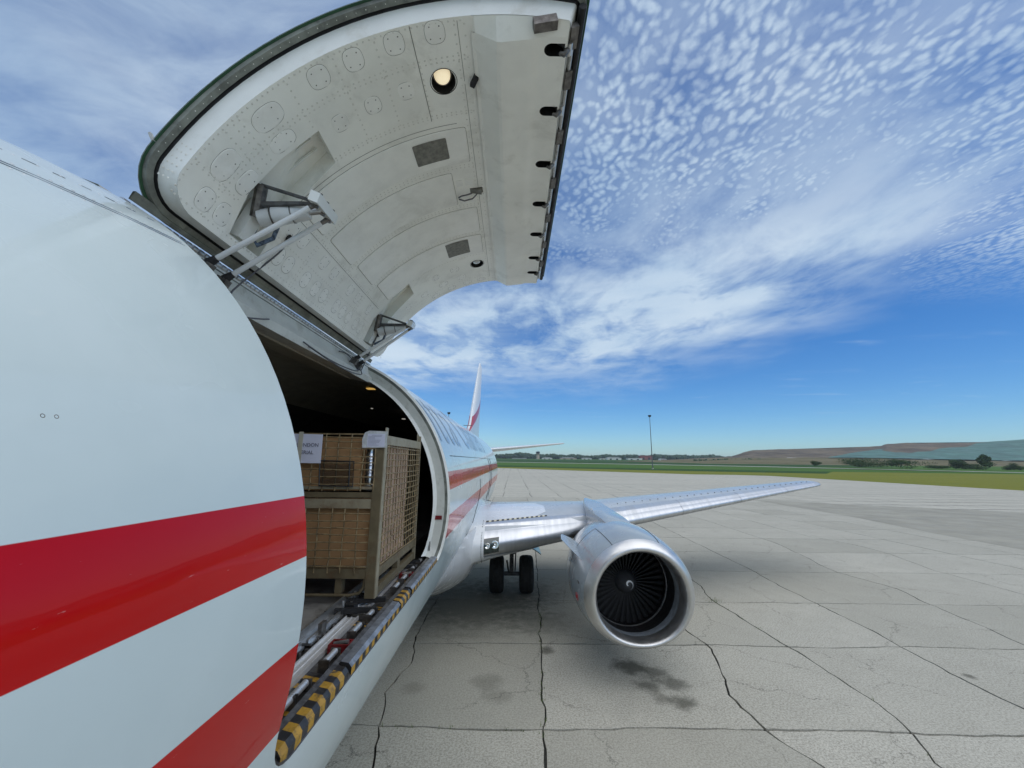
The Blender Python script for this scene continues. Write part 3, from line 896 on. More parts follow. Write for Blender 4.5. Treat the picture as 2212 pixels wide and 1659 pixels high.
def rr_fixed(a0, a1, b0, b1, r, n=8, k=26):
    rr = r if isinstance(r, (list, tuple)) else [r] * 4
    cs = [(a1 - rr[0], b1 - rr[0], 0, rr[0]), (a0 + rr[1], b1 - rr[1], 90, rr[1]), (a0 + rr[2], b0 + rr[2], 180, rr[2]), (a1 - rr[3], b0 + rr[3], 270, rr[3])]
    out = []
    for i, (cx, cy, st, q) in enumerate(cs):
        for j in range(n + 1):
            an = R_(st + 90 * j / n)
            out.append((cx + q * math.cos(an), cy + q * math.sin(an)))
        nx = cs[(i + 1) % 4]
        e = (nx[0] + nx[3] * math.cos(R_(nx[2])), nx[1] + nx[3] * math.sin(R_(nx[2])))
        p = out[-1]
        for j in range(1, k):
            out.append((p[0] + (e[0] - p[0]) * j / k, p[1] + (e[1] - p[1]) * j / k))
    return out
def build_fuselage():
    hole = rr_fixed(DY0, DY1, QS, QH, (.05, .05, .27, .14))
    ys = [-6.88, -6.8, -6.6, -6.3, -5.8, -5.2, -4.5, -3.6, -2.6, -1.6, -.6, .2, .6, 1.0]
    ya = [5.5, 6, 7, 8, 9, 10, 11, 12, 13, 14, 15, 16, 17, 18, 19, 19.5, 20, 20.5, 21, 21.5, 22, 23, 24, 25, 26, 27, 28, 28.7]
    step = 3
    vs = []; fs = []; nr = []
    def blk(yl_, phs):
        b = len(vs)
        for y in yl_:
            for p in phs:
                vs.append(fus(R_(p), y)); nr.append(fus_n(R_(p), y))
        n = len(phs)
        for i in range(len(yl_) - 1):
            for k in range(n - 1):
                fs.append((b + i * n + k, b + i * n + k + 1, b + (i + 1) * n + k + 1, b + (i + 1) * n + k))
    full = list(range(-180, 181, step))
    blk(ys, full)
    blk(ya, full)
    mid = [1.0 + .25 * k for k in range(19)]
    blk(mid, list(range(-180, -44, step)))
    blk(mid, list(range(90, 181, step)))
    # panel with the cargo-door opening; grid points coincide with the neighbours
    q0, q1 = R_(-45) * RU, R_(90) * RU
    outl = [(1.0 + .25 * k, q0) for k in range(19)] + [(5.5, R_(-45 + step * k) * RU) for k in range(1, 46)] + [(5.5 - .25 * k, q1) for k in range(1, 19)] + [(1.0, R_(90 - step * k) * RU) for k in range(1, 45)]
    pv, pf, p2 = patch(outl, [hole], lambda a, b: fus(b / RU, a), .25, R_(step) * RU)
    b = len(vs)
    vs.extend(pv); nr.extend([fus_n(q / RU, a) for a, q in p2])
    fs.extend([tuple(b + i for i in f) for f in pf])
    # orient faces outwards
    mb = MB(); mb.v = [tuple(v) for v in vs]
    for f in fs:
        p = [vs[i] for i in f]
        n = (p[1] - p[0]).cross(p[-1] - p[0])
        mb.f.append(f if n.dot(sum((nr[i] for i in f), Vector())) > 0 else f[::-1]); mb.m.append(0)
    return mb.build('fuselage_skin', M['livery'], air, smooth=180, normals=nr)
skin = build_fuselage()
def build_frame():
    prof = [(0, .0), (0.0, .022), (.022, .026), (.024, .06), (.028, .155), (.10, .185)]
    loops = []
    for ins, dep in prof:
        o = rr_fixed(DY0 + ins, DY1 - ins, QS, QH - ins, (max(.02, .05 - ins), max(.02, .05 - ins), .27, .14))
        loops.append([fus(q / RU, y, -dep) for y, q in o])
    N = len(loops[0])
    o = rr_fixed(DY0, DY1, QS, QH, (.05, .05, .27, .14))
    def seg(i0, i1, name, m):
        mb = MB()
        vs = loops[i0] + loops[i1]
        fs = [(i, (i + 1) % N, N + (i + 1) % N, N + i) for i in range(N) if o[i][1] > QS + (.24 if o[i][0] < 3 else .01)]
        mb.add(vs, fs)
        return mb.build(name, m, air, smooth=40)
    f = seg(0, 2, 'door_frame_edge', M['creamside'])
    seg(2, 3, 'door_frame_seal', M['seal'])
    seg(3, 4, 'door_frame', M['frame'])
    seg(4, 5, 'door_frame_flange', M['creamside'])
    # lower rim of the opening: dark lip around the sill
    mb = MB()
    fs = [(i, (i + 1) % N, N + (i + 1) % N, N + i) for i in range(N) if o[i][1] <= QS + .27 and o[(i + 1) % N][1] <= QS + .27]
    l2 = [fus(q / RU, y, -.13) for y, q in o]
    mb.add(loops[0] + l2, fs)
    mb.build('sill_lip', M['steel'], air, smooth=40)
build_frame()
# interior shell
def build_interior():
    ys = [-4.0, -2, 0, 1.0, 1.6, 2.2, 2.8, 3.4, 4.0, 4.6, 4.84, 6, 8, 10, 12, 14, 16, 18]
    phs = list(range(-19, 200, 6)) + [199]
    ml = MB(); mc = MB()
    for i in range(len(ys) - 1):
        for k in range(len(phs) - 1):
            ym, pm = (ys[i] + ys[i + 1]) / 2, (phs[k] + phs[k + 1]) / 2
            if 1.6 <= ym <= 4.84 and pm < 64: continue
            q = [fus(R_(phs[a]), ys[b_], -.19) for a, b_ in ((k, i), (k + 1, i), (k + 1, i + 1), (k, i + 1))]
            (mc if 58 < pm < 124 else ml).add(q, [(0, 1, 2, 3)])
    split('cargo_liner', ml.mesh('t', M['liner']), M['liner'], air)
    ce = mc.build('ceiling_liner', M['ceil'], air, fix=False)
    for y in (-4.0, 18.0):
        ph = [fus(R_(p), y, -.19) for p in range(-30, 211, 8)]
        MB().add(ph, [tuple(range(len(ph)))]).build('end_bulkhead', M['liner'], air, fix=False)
    # floor panels
    fl = None
    for (a, b, y0, y1) in ((-1.6, -.3, -4, 18), (-.295, .62, -4, 2.45), (-.295, .62, 2.455, 18), (.625, 1.27, -4, 2.62), (.625, 1.27, 2.625, 18)):
        MB().bx(a, b, y0, y1, 2.56, 2.60 + (.004 if a > .6 else 0)).build('floor_panel', M['floor'], air)
    MB().bx(-1.7, 1.62, -4, 18, 2.45, 2.545).build('floor_beam', M['steel'], air)
    # small interior lamps in the ceiling, some lit
    for (u, v, y, m, sx, sy) in ((801, 840, 6.2, M['dimlamp'], .12, .05), (800, 882, 8.5, M['dimlamp2'], .09, .04), (872, 905, 9.5, M['dimlamp2'], .07, .03)):
        p = at(u, v, y=y)
        MB().box(p, (sx, .10, .012)).build('ceiling_lamp', m, ce)
    MB().bx(.55, .75, 3.55, 3.75, 4.935, 4.965).build('vent', M['black'], ce)
M['dimlamp'] = mat('amber_lamp', (.6, .4, .1), .5, emit=((1, .6, .15), .35))
M['dimlamp2'] = mat('dim_lamp', (.6, .6, .6), .5, emit=((1, .95, .85), .25))
build_interior()
# lap joints and rivet lines on the skin
def rivets(name, pts, nrm, r, h, m, parent, n=5):
    """many small domes joined: too small to pick apart"""
    mb = MB()
    for p, d in zip(pts, nrm):
        a = d.orthogonal().normalized(); b = d.cross(a)
        ring = [p + (a * math.cos(2 * math.pi * k / n) + b * math.sin(2 * math.pi * k / n)) * r for k in range(n)]
        mb.add(ring + [p + d * h], [(k, (k + 1) % n, n) for k in range(n)])
    o = mb.build(name, m, parent, smooth=180, fix=False)
    o['kind'] = 'stuff'
    return o
M['laps'] = mat('lap_sealant', (.22, .25, .30), .6)
def skin_details():
    pts, nr = [], []
    for ph, y0, y1, st in ((48.2, -1.5, 1.5, .030), (49.9, -1.5, 1.5, .030), (53.6, -1.5, 1.5, .06), (69.8, 1.6, 5.2, .03)):
        y = y0
        while y < y1:
            pts.append(fus(R_(ph), y, -.0005)); nr.append(fus_n(R_(ph), y)); y += st
    rivets('skin_rivets', pts, nr, .0055, .0016, M['white'], air)
    for ph in (48.7, 49.3):
        MB().tube([fus(R_(ph), -1.5 + .1 * k, -.0006) for k in range(31)], .0016, 4).build('lap_joint', M['laps'], air)
    mb = MB()
    for k in range(24): mb.tube([fus(R_(53.6), -.4 + k * .08, -.0004), fus(R_(53.6), -.4 + k * .08 + .035, -.0004)], .0014, 4)
    o = mb.build('seam_dashes', M['laps'], air); o['kind'] = 'stuff'
    # static probe heads on the left
    for u, v in ((92, 898), (122, 900)):
        d = ray(u, v)
        A = d.x ** 2 + d.z ** 2; B = 2 * (CAMP.x * d.x + (CAMP.z - HC) * d.z); C_ = CAMP.x ** 2 + (CAMP.z - HC) ** 2 - RU ** 2
        p = CAMP + d * ((-B - math.sqrt(B * B - 4 * A * C_)) / (2 * A))
        n = Vector((p.x, 0, p.z - HC)).normalized()
        MB().lathe([(.0028, .0002), (.0035, .0006), (.0042, .0002)], p, n, 12).build('static_port', M['steel'], air)
skin_details()
# title lettering wrapped on the fuselage
def text_mesh(body, size=1.0, space=1.0, bold=0.0):
    cu = bpy.data.curves.new('t', 'FONT')
    cu.body = body; cu.size = size; cu.space_character = space
    cu.resolution_u = 3
    cu.offset = bold
    ob = bpy.data.objects.new('t', cu)
    col.objects.link(ob)
    dg = bpy.context.evaluated_depsgraph_get()
    me = bpy.data.meshes.new_from_object(ob.evaluated_get(dg))
    bpy.data.objects.remove(ob); bpy.data.curves.remove(cu)
    return me
def title():
    me = text_mesh('itta Charters', 1.52, 1.10, -.014)
    bm = bmesh.new(); bm.from_mesh(me)
    for k in range(-6, 24):
        g = bm.verts[:] + bm.edges[:] + bm.faces[:]
        bmesh.ops.bisect_plane(bm, geom=g, plane_co=(0, k * .06, 0), plane_no=(0, 1, 0))
    xs = [v.co.x for v in bm.verts]
    x0, x1 = min(xs), max(xs)
    bmesh.ops.triangulate(bm, faces=bm.faces[:])
    for v in bm.verts:
        y = 4.98 + (v.co.x - x0) / (x1 - x0) * 8.2
        ph = R_(23.5) + v.co.y / RU
        v.co = fus(ph, y, .004)
    bm.to_mesh(me); bm.free()
    split('title_letter', me, M['title'], air, 180)
title()
# thin skin seam and door outline aft
def skin_line(pts, wd, m, name):
    rows = []
    for (y, ph) in pts:
        p = fus(R_(ph), y, .0025)
        rows.append(p)
    mb = MB()
    mb.tube(rows, wd, 5)
    return mb.build(name, m, air)
skin_line([(5.3 + .4 * k, 18) for k in range(36)], .004, M['seam'], 'skin_seam')
for y in (13.2, 14.1):
    skin_line([(y, p) for p in range(-22, 19, 4)], .010, M['seam'], 'exit_outline')
skin_line([(9.4, p) for p in range(-30, 4, 3)], .006, M['seam'], 'skin_seam')
# ------------------------------------------------------------------ cargo door (raised)
PH = R_(66)
HX, HZ = RU * math.cos(PH), HC + RU * math.sin(PH)
OP = R_(96)
cO, sO = math.cos(OP), math.sin(OP)
def dpt(s, y, t=0.0):
    th = PH - s / RU
    qx = (RU - t) * math.cos(th) - HX; qz = HC + (RU - t) * math.sin(th) - HZ
    return Vector((HX + cO * qx - sO * qz, y, HZ + sO * qx + cO * qz))
def dn(s):
    """unit normal pointing out of the inner face"""
    return (dpt(s, 0, .1) - dpt(s, 0, 0)).normalized()
S0, S1, E0, E1 = .05, 2.83, 1.62, 4.90
TI = .13
def build_door():
    rim = rr_fixed(S0, S1, E0, E1, (.06, .24, .24, .06))
    # outer skin, the part itself
    vs, fs, p2 = patch(rr_fixed(S0 - .022, S1 + .012, E0 - .012, E1 + .012, (.06, .26, .26, .06)), [], lambda a, b: dpt(a, b, -.004), .12, .3)
    door = MB().add(vs, fs).build('cargo_door', M['livery'], air, smooth=180, normals=[-dn(a) for a, b in p2])
    vs, fs, p2 = patch(rr_fixed(S0 - .022, S1 + .012, E0 - .012, E1 + .012, (.06, .26, .26, .06)), [], lambda a, b: dpt(a, b, .002), .12, .3)
    MB().add(vs, fs).build('outer_skin_back', M['green'], door, smooth=180)
    def ring(a, b, name, m, sm=40):
        (i0, t0), (i1, t1) = a, b
        def lp(i, t_): return [dpt(s, y, t_) for s, y in rr_fixed(S0 + i, S1 - i, E0 + i, E1 - i, (max(.02, .06 - i), .24 - min(i, .1), .24 - min(i, .1), max(.02, .06 - i)))]
        A, B = lp(i0, t0), lp(i1, t1)
        N = len(A)
        mb = MB().add(A + B, [(k, (k + 1) % N, N + (k + 1) % N, N + k) for k in range(N)])
        return mb.build(name, m, door, smooth=sm)
    ring((0, .003), (.004, .022), 'rim_edge', M['seal'])
    ring((.004, .022), (.034, .026), 'rim_seal', M['seal'])
    ring((.034, .026), (.040, .012), 'seal_groove', M['rubber'])
    ring((.040, .012), (.050, .03), 'seal_bulb', M['rubber'])
    ring((.050, .03), (.062, TI), 'edge_wall', M['creamside'])
    # inner panel with pockets
    pk1 = [(.17, 2.09), (.45, 2.035), (.75, 2.03), (1.06, 2.03), (1.05, 2.28), (.69, 2.325), (.40, 2.35), (.17, 2.36)]
    pk2 = [(a, b + 2.10) for a, b in pk1]
    slot = [(2.02, 3.02), (2.14, 3.02), (2.14, 3.09), (2.02, 3.09)]
    lamps = [(1.96, 2.03), (1.96, 4.33)]
    def circ(c, r, n=24): return [(c[0] + r * math.cos(2 * math.pi * k / n), c[1] + r * math.sin(2 * math.pi * k / n)) for k in range(n)]
    holes = [pk1, pk2, slot] + [circ(c, .082) for c in lamps]
    outl = rr_fixed(S0 + .062, 2.19, E0 + .062, E1 - .062, (.01, .18, .18, .01))
    vs, fs, p2 = patch(outl, holes, lambda a, b: dpt(a, b, TI), .10, .16)
    MB().add(vs, fs).build('inner_panel', M['cream'], door, smooth=180, normals=[dn(a) for a, b in p2])
    for h in (pk1, pk2, slot):
        n = len(h)
        d1 = .025 if h is not slot else .06
        mb = MB().add([dpt(a, b, TI) for a, b in h] + [dpt(a, b, d1) for a, b in h], [(k, (k + 1) % n, n + (k + 1) % n, n + k) for k in range(n)])
        mb.add([dpt(a, b, d1) for a, b in h], [tuple(range(n))])
        mb.build('pocket', M['cream'] if h is not slot else M['plate'], door)
    for h in (pk1, pk2):     # stiffeners in the pockets
        b0 = min(b for a, b in h)
        for db in (.09, .17):
            mb = MB()
            rows = [[dpt(a, b0 + db - .006, .04), dpt(a, b0 + db + .006, .04), dpt(a, b0 + db + .006, .055), dpt(a, b0 + db - .006, .055)] for a in [.30 + .07 * k for k in range(11)]]
            mb.grid(rows, closed=True).build('stiffener', M['creamside'], door)
    # lamps
    for i, c in enumerate(lamps):
        o = dpt(c[0], c[1], 0); nrm = dn(c[0])
        MB().lathe([(.086, TI + .003), (.082, TI + .003), (.080, TI - .01), (.072, .05), (.001, .045)], o, nrm, 28).build('lamp_housing', M['black'], door, smooth=50)
        tilt = (nrm * .9 + Vector((-.05, -.35 if i == 0 else -.1, 0))).normalized()
        oo = o + nrm * .06
        MB().lathe([(.052, .03), (.050, .045), (.040, .055), (.02, .061), (.001, .063)], oo, tilt, 24).build('lamp_lens', M['lampon'] if i == 0 else M['lampoff'], door, smooth=60)
        MB().lathe([(.057, .0), (.060, .03), (.052, .032)], oo, tilt, 24).build('lamp_rim', M['steel'], door, smooth=60)
    # round and oval access covers
    ov = [(1.96, 1.745, .060, .060), (1.71, 1.755, .060, .060), (1.45, 1.765, .060, .060), (1.22, 1.77, .065, .060), (.84, 1.80, .10, .062), (.47, 1.83, .10, .06), (.83, 1.955, .09, .05), (.24, 1.86, .07, .05), (.24, 1.99, .07, .052), (.49, 1.985, .085, .05),
          (1.70, 2.035, .055, .055), (1.46, 2.05, .055, .055), (1.21, 2.06, .055, .055)]
    for y in (2.50, 2.62, 2.86, 3.02, 3.16, 3.40, 3.54, 3.68, 3.86, 3.98):
        ov.append((.27, y, .07, .048))
    for y in (2.46, 2.60, 2.92, 3.10, 3.44, 3.62, 3.92):
        ov.append((.50, y, .07, .05))
    for s in (.35, .62, .90, 1.18, 1.46, 1.72): ov.append((s, 4.56, .06, .055))
    for s in (1.30, 1.55, 1.78, 1.98): ov.append((s, 4.74, .055, .045))
    for s in (1.40, 1.66, 1.80): ov.append((s, 4.33, .055, .055)) if s < 1.8 else None
    for (s, y, ra, rb) in ov:
        mb = MB()
        o1 = stadium(s, y, ra, rb)
        o2 = stadium(s, y, ra - .003, rb - .003)
        n = len(o1)
        mb.add([dpt(a, b, TI + .0005) for a, b in o1] + [dpt(a, b, TI + .0022) for a, b in o2], [(k, (k + 1) % n, n + (k + 1) % n, n + k) for k in range(n)] + [tuple(range(n, 2 * n))])
        c = mb.build('access_cover', M['cover'], door)
        # shadow gap round the cover
        g1 = stadium(s, y, ra + .0022, rb + .0022)
        MB().add([dpt(a, b, TI + .0004) for a, b in o1] + [dpt(a, b, TI + .0006) for a, b in g1], [(k, (k + 1) % n, n + (k + 1) % n, n + k) for k in range(n)]).build('cover_gap', M['seamw'], c, fix=False)
        pts = [dpt(s + ra * .72 * math.cos(a), y + rb * .72 * math.sin(a), TI + .0022) for a in (.9, 2.4, 4.0, 5.5)]
        rivets('screw', pts, [dn(s)] * 4, .0045, .003, M['steel'], c)
    # raised liner sheets between the frames
    sheets = [(.62, 2.06, 2.36, 2.70), (.66, 1.86, 2.79, 3.20), (.70, 2.06, 3.28, 3.66), (.72, 2.06, 3.73, 4.08), (1.12, 2.06, 2.27, 2.355)]
    sheets = [(.64, 2.06, 2.385, 2.71), (.66, 1.88, 2.80, 3.20), (.70, 2.06, 3.28, 3.66), (.74, 2.06, 3.73, 4.09)]
    for (a0, a1, b0, b1) in sheets:
        o1 = rr_fixed(a0, a1, b0, b1, .02, 3, 12); o2 = rr_fixed(a0 + .003, a1 - .003, b0 + .003, b1 - .003, .018, 3, 12)
        n = len(o1)
        vs, fs, _ = patch(o2, [], lambda a, b: dpt(a, b, TI + .006), .12, .2)
        mb = MB().add(vs, fs)
        mb.add([dpt(a, b, TI) for a, b in o1] + [dpt(a, b, TI + .006) for a, b in o2], [(k, (k + 1) % n, n + (k + 1) % n, n + k) for k in range(n)])
        mb.build('liner_sheet', M['cover'], door, smooth=30)
        MB().add([dpt(a, b, TI + .001) for a, b in rr_fixed(a0 - .003, a1 + .003, b0 - .003, b1 + .003, .02, 3, 12)] + [dpt(a, b, TI + .001) for a, b in o1], [(k, (k + 1) % n, n + (k + 1) % n, n + k) for k in range(n)]).build('sheet_gap', M['seamw'], door, fix=False)
    # bare plates in two window-like cut-outs
    for (a0, a1, b0, b1) in ((1.62, 1.895, 2.44, 2.64), (1.635, 1.905, 3.77, 4.03)):
        MB().add([dpt(a, b, TI + .0085) for a, b in rr_fixed(a0, a1, b0, b1, .012, 3, 4)], [tuple(range(4 * 4 + 4 * 3))]).build('bare_plate', M['plate'], door, fix=False)
    # panel seams
    def seam(pts, wd=.0025):
        rows = [[dpt(a - wd * da, b - wd * db, TI + .0012), dpt(a + wd * da, b + wd * db, TI + .0012)] for a, b, da, db in pts]
        MB().grid(rows).build('panel_seam', M['seamw'], door, fix=False)
    seam([(1.82, 1.69 + .05 * k, 1, 0) for k in range(13)])
    seam([(2.10 + 0 * k, 1.7 + .2 * k, 1, 0) for k in range(16)], .0015)
    seam([(.10 + .05 * k + .55, 2.345, 0, 1) for k in range(28)], .002)
    seam([(.58, 2.40 + .1 * k, 1, 0) for k in range(18)], .002)
    # rivet rows
    pts, nr = [], []
    def row(s_a, y_a, s_b, y_b, st):
        L = math.hypot(s_b - s_a, y_b - y_a); n = int(L / st)
        for k in range(n + 1):
            f = k / n
            s, y = s_a + (s_b - s_a) * f, y_a + (y_b - y_a) * f
            if inpoly(s, y, pk1) or inpoly(s, y, pk2): continue
            pts.append(dpt(s, y, TI)); nr.append(dn(s))
    for y in (1.70, 1.885, 1.91, 2.255, 2.275): row(.16, y, 2.12, y, .036)
    for y in (2.74, 2.765, 3.225, 3.25, 3.68, 3.71, 4.12, 4.66, 4.82): row(.14, y, 2.08, y, .036)
    for s in (.155, .375, .60): row(s, 1.72, s, 4.8, .036)
    for s in (.36, .66, .70, 1.04, 1.34, 1.60): row(s, 1.72, s, 1.99, .036)
    for s in (1.34, 1.59, 1.83): row(s, 1.92, s, 2.25, .036)
    row(2.08, 1.72, 2.08, 4.8, .05); row(2.14, 1.72, 2.14, 4.8, .06)
    for (a0, a1, b0, b1) in sheets:
        for q in ((a0 - .02, b0 + .02, a1, b0 + .02), (a0, b1 - .02, a1, b1 - .02), (a1 - .02, b0, a1 - .02, b1)): row(*q, .085)
    rivets('door_rivets', pts, nr, .0068, .0052, M['rivet'], door, 6)
    # rivets on the edge wall and rim
    pts, nr = [], []
    for s in [.3 + .055 * k for k in range(44)]:
        pts.append(dpt(s, E0 + .018, .0225)); nr.append((dn(s)).normalized())
    for s in [.16 + .03 * k for k in range(6)]:
        for t_ in (.05, .075, .10):
            pts.append(dpt(s * 1.3, E0 + .0605 - (.13 - t_) * .1, t_)); nr.append(Vector((0, -1, 0)))
    for y in [1.8 + .055 * k for k in range(55)]:
        pts.append(dpt(S1 - .018, y, .0225)); nr.append(dn(S1))
    rivets('rim_rivets', pts, nr, .006, .003, M['rivet'], door, 6)
    # latch beam along the free edge
    prof = [(2.175, TI - .002), (2.20, TI + .012), (2.33, .212), (2.36, .215), (2.55, .185), (2.60, .165), (2.665, .155), (2.765, .14)]
    def beam_t(s):
        for (a, t0), (b, t1) in zip(prof, prof[1:]):
            if a <= s <= b: return t0 + (t1 - t0) * (s - a) / (b - a)
        return prof[-1][1]
    LY = [1.83, 2.23, 2.71, 3.20, 3.69, 4.17, 4.53]
    LS = [(2.64, 2.765)] * 7
    hol = []
    for y in LY:
        h = [(2.752, y - .036), (2.752, y + .036)] + [(2.668 - .042 * math.sin(R_(a)), y + .036 * math.cos(R_(a))) for a in range(0, 181, 20)]
        hol.append(h)
    outl = []
    ss_ = [p[0] for p in prof]
    outl = [(s, 1.76) for s in ss_] + [(2.765, 1.76 + k * .2) for k in range(1, 16)] + [(s, 4.83) for s in ss_[::-1]] + [(2.175, 4.83 - k * .2) for k in range(1, 16)]
    # extra lines keep the ridge crisp
    vs, fs, _ = patch(outl, hol, lambda a, b: dpt(a, b, beam_t(a)), .0251, .12)
    mb = MB().add(vs, fs)
    for (ye, yo) in ((1.76, 1.685), (4.83, 4.838)):
        mb.add([dpt(s, ye, t_) for s, t_ in prof] + [dpt(s, yo, TI if s < 2.7 else .12) for s, t_ in prof], [(k, k + 1, len(prof) + k + 1, len(prof) + k) for k in range(len(prof) - 1)])
        mb.add([dpt(s, yo, TI if s < 2.7 else .12) for s, t_ in prof] + [dpt(s, yo, .03) for s, t_ in prof], [(k, k + 1, len(prof) + k + 1, len(prof) + k) for k in range(len(prof) - 1)])
    mb.add([dpt(2.765, 1.685, .12), dpt(2.765, 1.76, .14), dpt(2.765, 4.838, .14), dpt(2.765, 4.838, .03), dpt(2.765, 1.685, .03)], [(0, 1, 2, 3, 4)])
    mb.build('latch_beam', M['cream'], door, smooth=14)
    for y, h in zip(LY, hol):
        n = len(h)
        MB().add([dpt(a, b, beam_t(a)) for a, b in h] + [dpt(a, b, .05) for a, b in h], [(k, (k + 1) % n, n + (k + 1) % n, n + k) for k in range(n)] + [tuple(range(n, 2 * n))]).build('latch_slot', M['black'], door)
        c = dpt(2.745, y, .13)
        MB().tube([dpt(2.70, y, .08), dpt(2.745, y, .10), dpt(2.768, y, .14), dpt(2.752, y, .172), dpt(2.725, y, .166)], [.016, .02, .019, .016, .010], 8).build('latch_hook', M['steel'], door, smooth=60)
        MB().lathe([(.001, -.035), (.02, -.035), (.02, .035), (.001, .035)], dpt(2.775, y, .12), (0, 1, 0), 12).build('latch_pin', M['alu'], door, smooth=40)
    # edge strip: torque rod with fittings between latches
    MB().tube([dpt(2.79, 1.80, .10), dpt(2.79, 4.75, .10)], .011, 8).build('torque_rod', M['alu'], door, smooth=60)
    for y in [1.78] + [(a + b) / 2 for a, b in zip(LY, LY[1:])]:
        MB().box(dpt(2.788, y, .10), (.045, .12, .035), Matrix.Rotation(R_(-20), 3, 'Y')).build('rod_guide', M['steel'], door)
    MB().tube([dpt(2.815, 1.66, .05), dpt(2.815, 4.85, .05)], .022, 8).build('edge_seal', M['rubber'], door, smooth=60)
    # open gearbox at the front of the beam, hook on the liner, cable box in the slot
    MB().box(dpt(2.62, 1.70, .15), (.13, .05, .05), Matrix.Rotation(R_(-12), 3, 'Y')).build('front_fitting', M['steel'], door)
    MB().box(dpt(2.165, 2.04, .145), (.03, .07, .03), Matrix.Rotation(.5, 3, 'Z')).build('hook', M['rubber'], door)
    MB().box(dpt(2.08, 3.055, .12), (.10, .055, .05), Matrix.Rotation(R_(10), 3, 'Y')).build('switch_box', M['plate'], door)
    MB().tube([dpt(1.90, 3.10, TI + .01), dpt(1.93, 3.06, TI + .03), dpt(1.99, 3.05, TI + .035), dpt(2.03, 3.06, TI + .02)], .006, 6).build('cable', M['cable'], door, smooth=60)
    MB().tube([dpt(1.90, 3.12, TI + .01), dpt(1.95, 3.13, TI + .03), dpt(2.03, 3.12, TI + .03), dpt(2.08, 3.08, TI + .02)], .006, 6).build('cable', M['cable'], door, smooth=60)
    for (a0, a1, b0, b1) in ((1.905, 1.965, 2.90, 2.97), (1.905, 1.965, 3.15, 3.20), (1.985, 2.06, 2.90, 2.97), (1.985, 2.06, 3.145, 3.20), (2.44, 2.47, 3.02, 3.09), (2.44, 2.47, 3.95, 4.02)):
        s_m = (a0 + a1) / 2
        MB().prism([(a0, b0), (a1, b0), (a1, b1), (a0, b1)], lambda a, b, t_: dpt(a, b, t_), (TI if a0 < 2.2 else .185), (TI + .004 if a0 < 2.2 else .19)).build('cover_plate', M['cover'], door)
    MB().box(dpt(.34, E0 - .008, -.02), (.012, .014, .05), Matrix.Rotation(-.5, 3, 'Y')).build('edge_tab', M['plate2'], door)
    # hinge plate on the door
    MB().grid([[dpt(.028, y, .006), dpt(.07, y, .006), dpt(.075, y, .02), dpt(.03, y, .014)] for y in (1.66, 2.5, 3.3, 4.1, 4.88)], closed=True).build('hinge_plate', M['seal'], door)
    return door
M['plate2'] = mat('hinge_strip_paint', (.36, .37, .35), .4, spots=.1)
M['seamw'] = mat('panel_gap', (.20, .19, .165), .8)
M['rivet'] = mat('painted_rivet', (.70, .69, .62), .35, spots=.2, scale=200)
door = build_door()
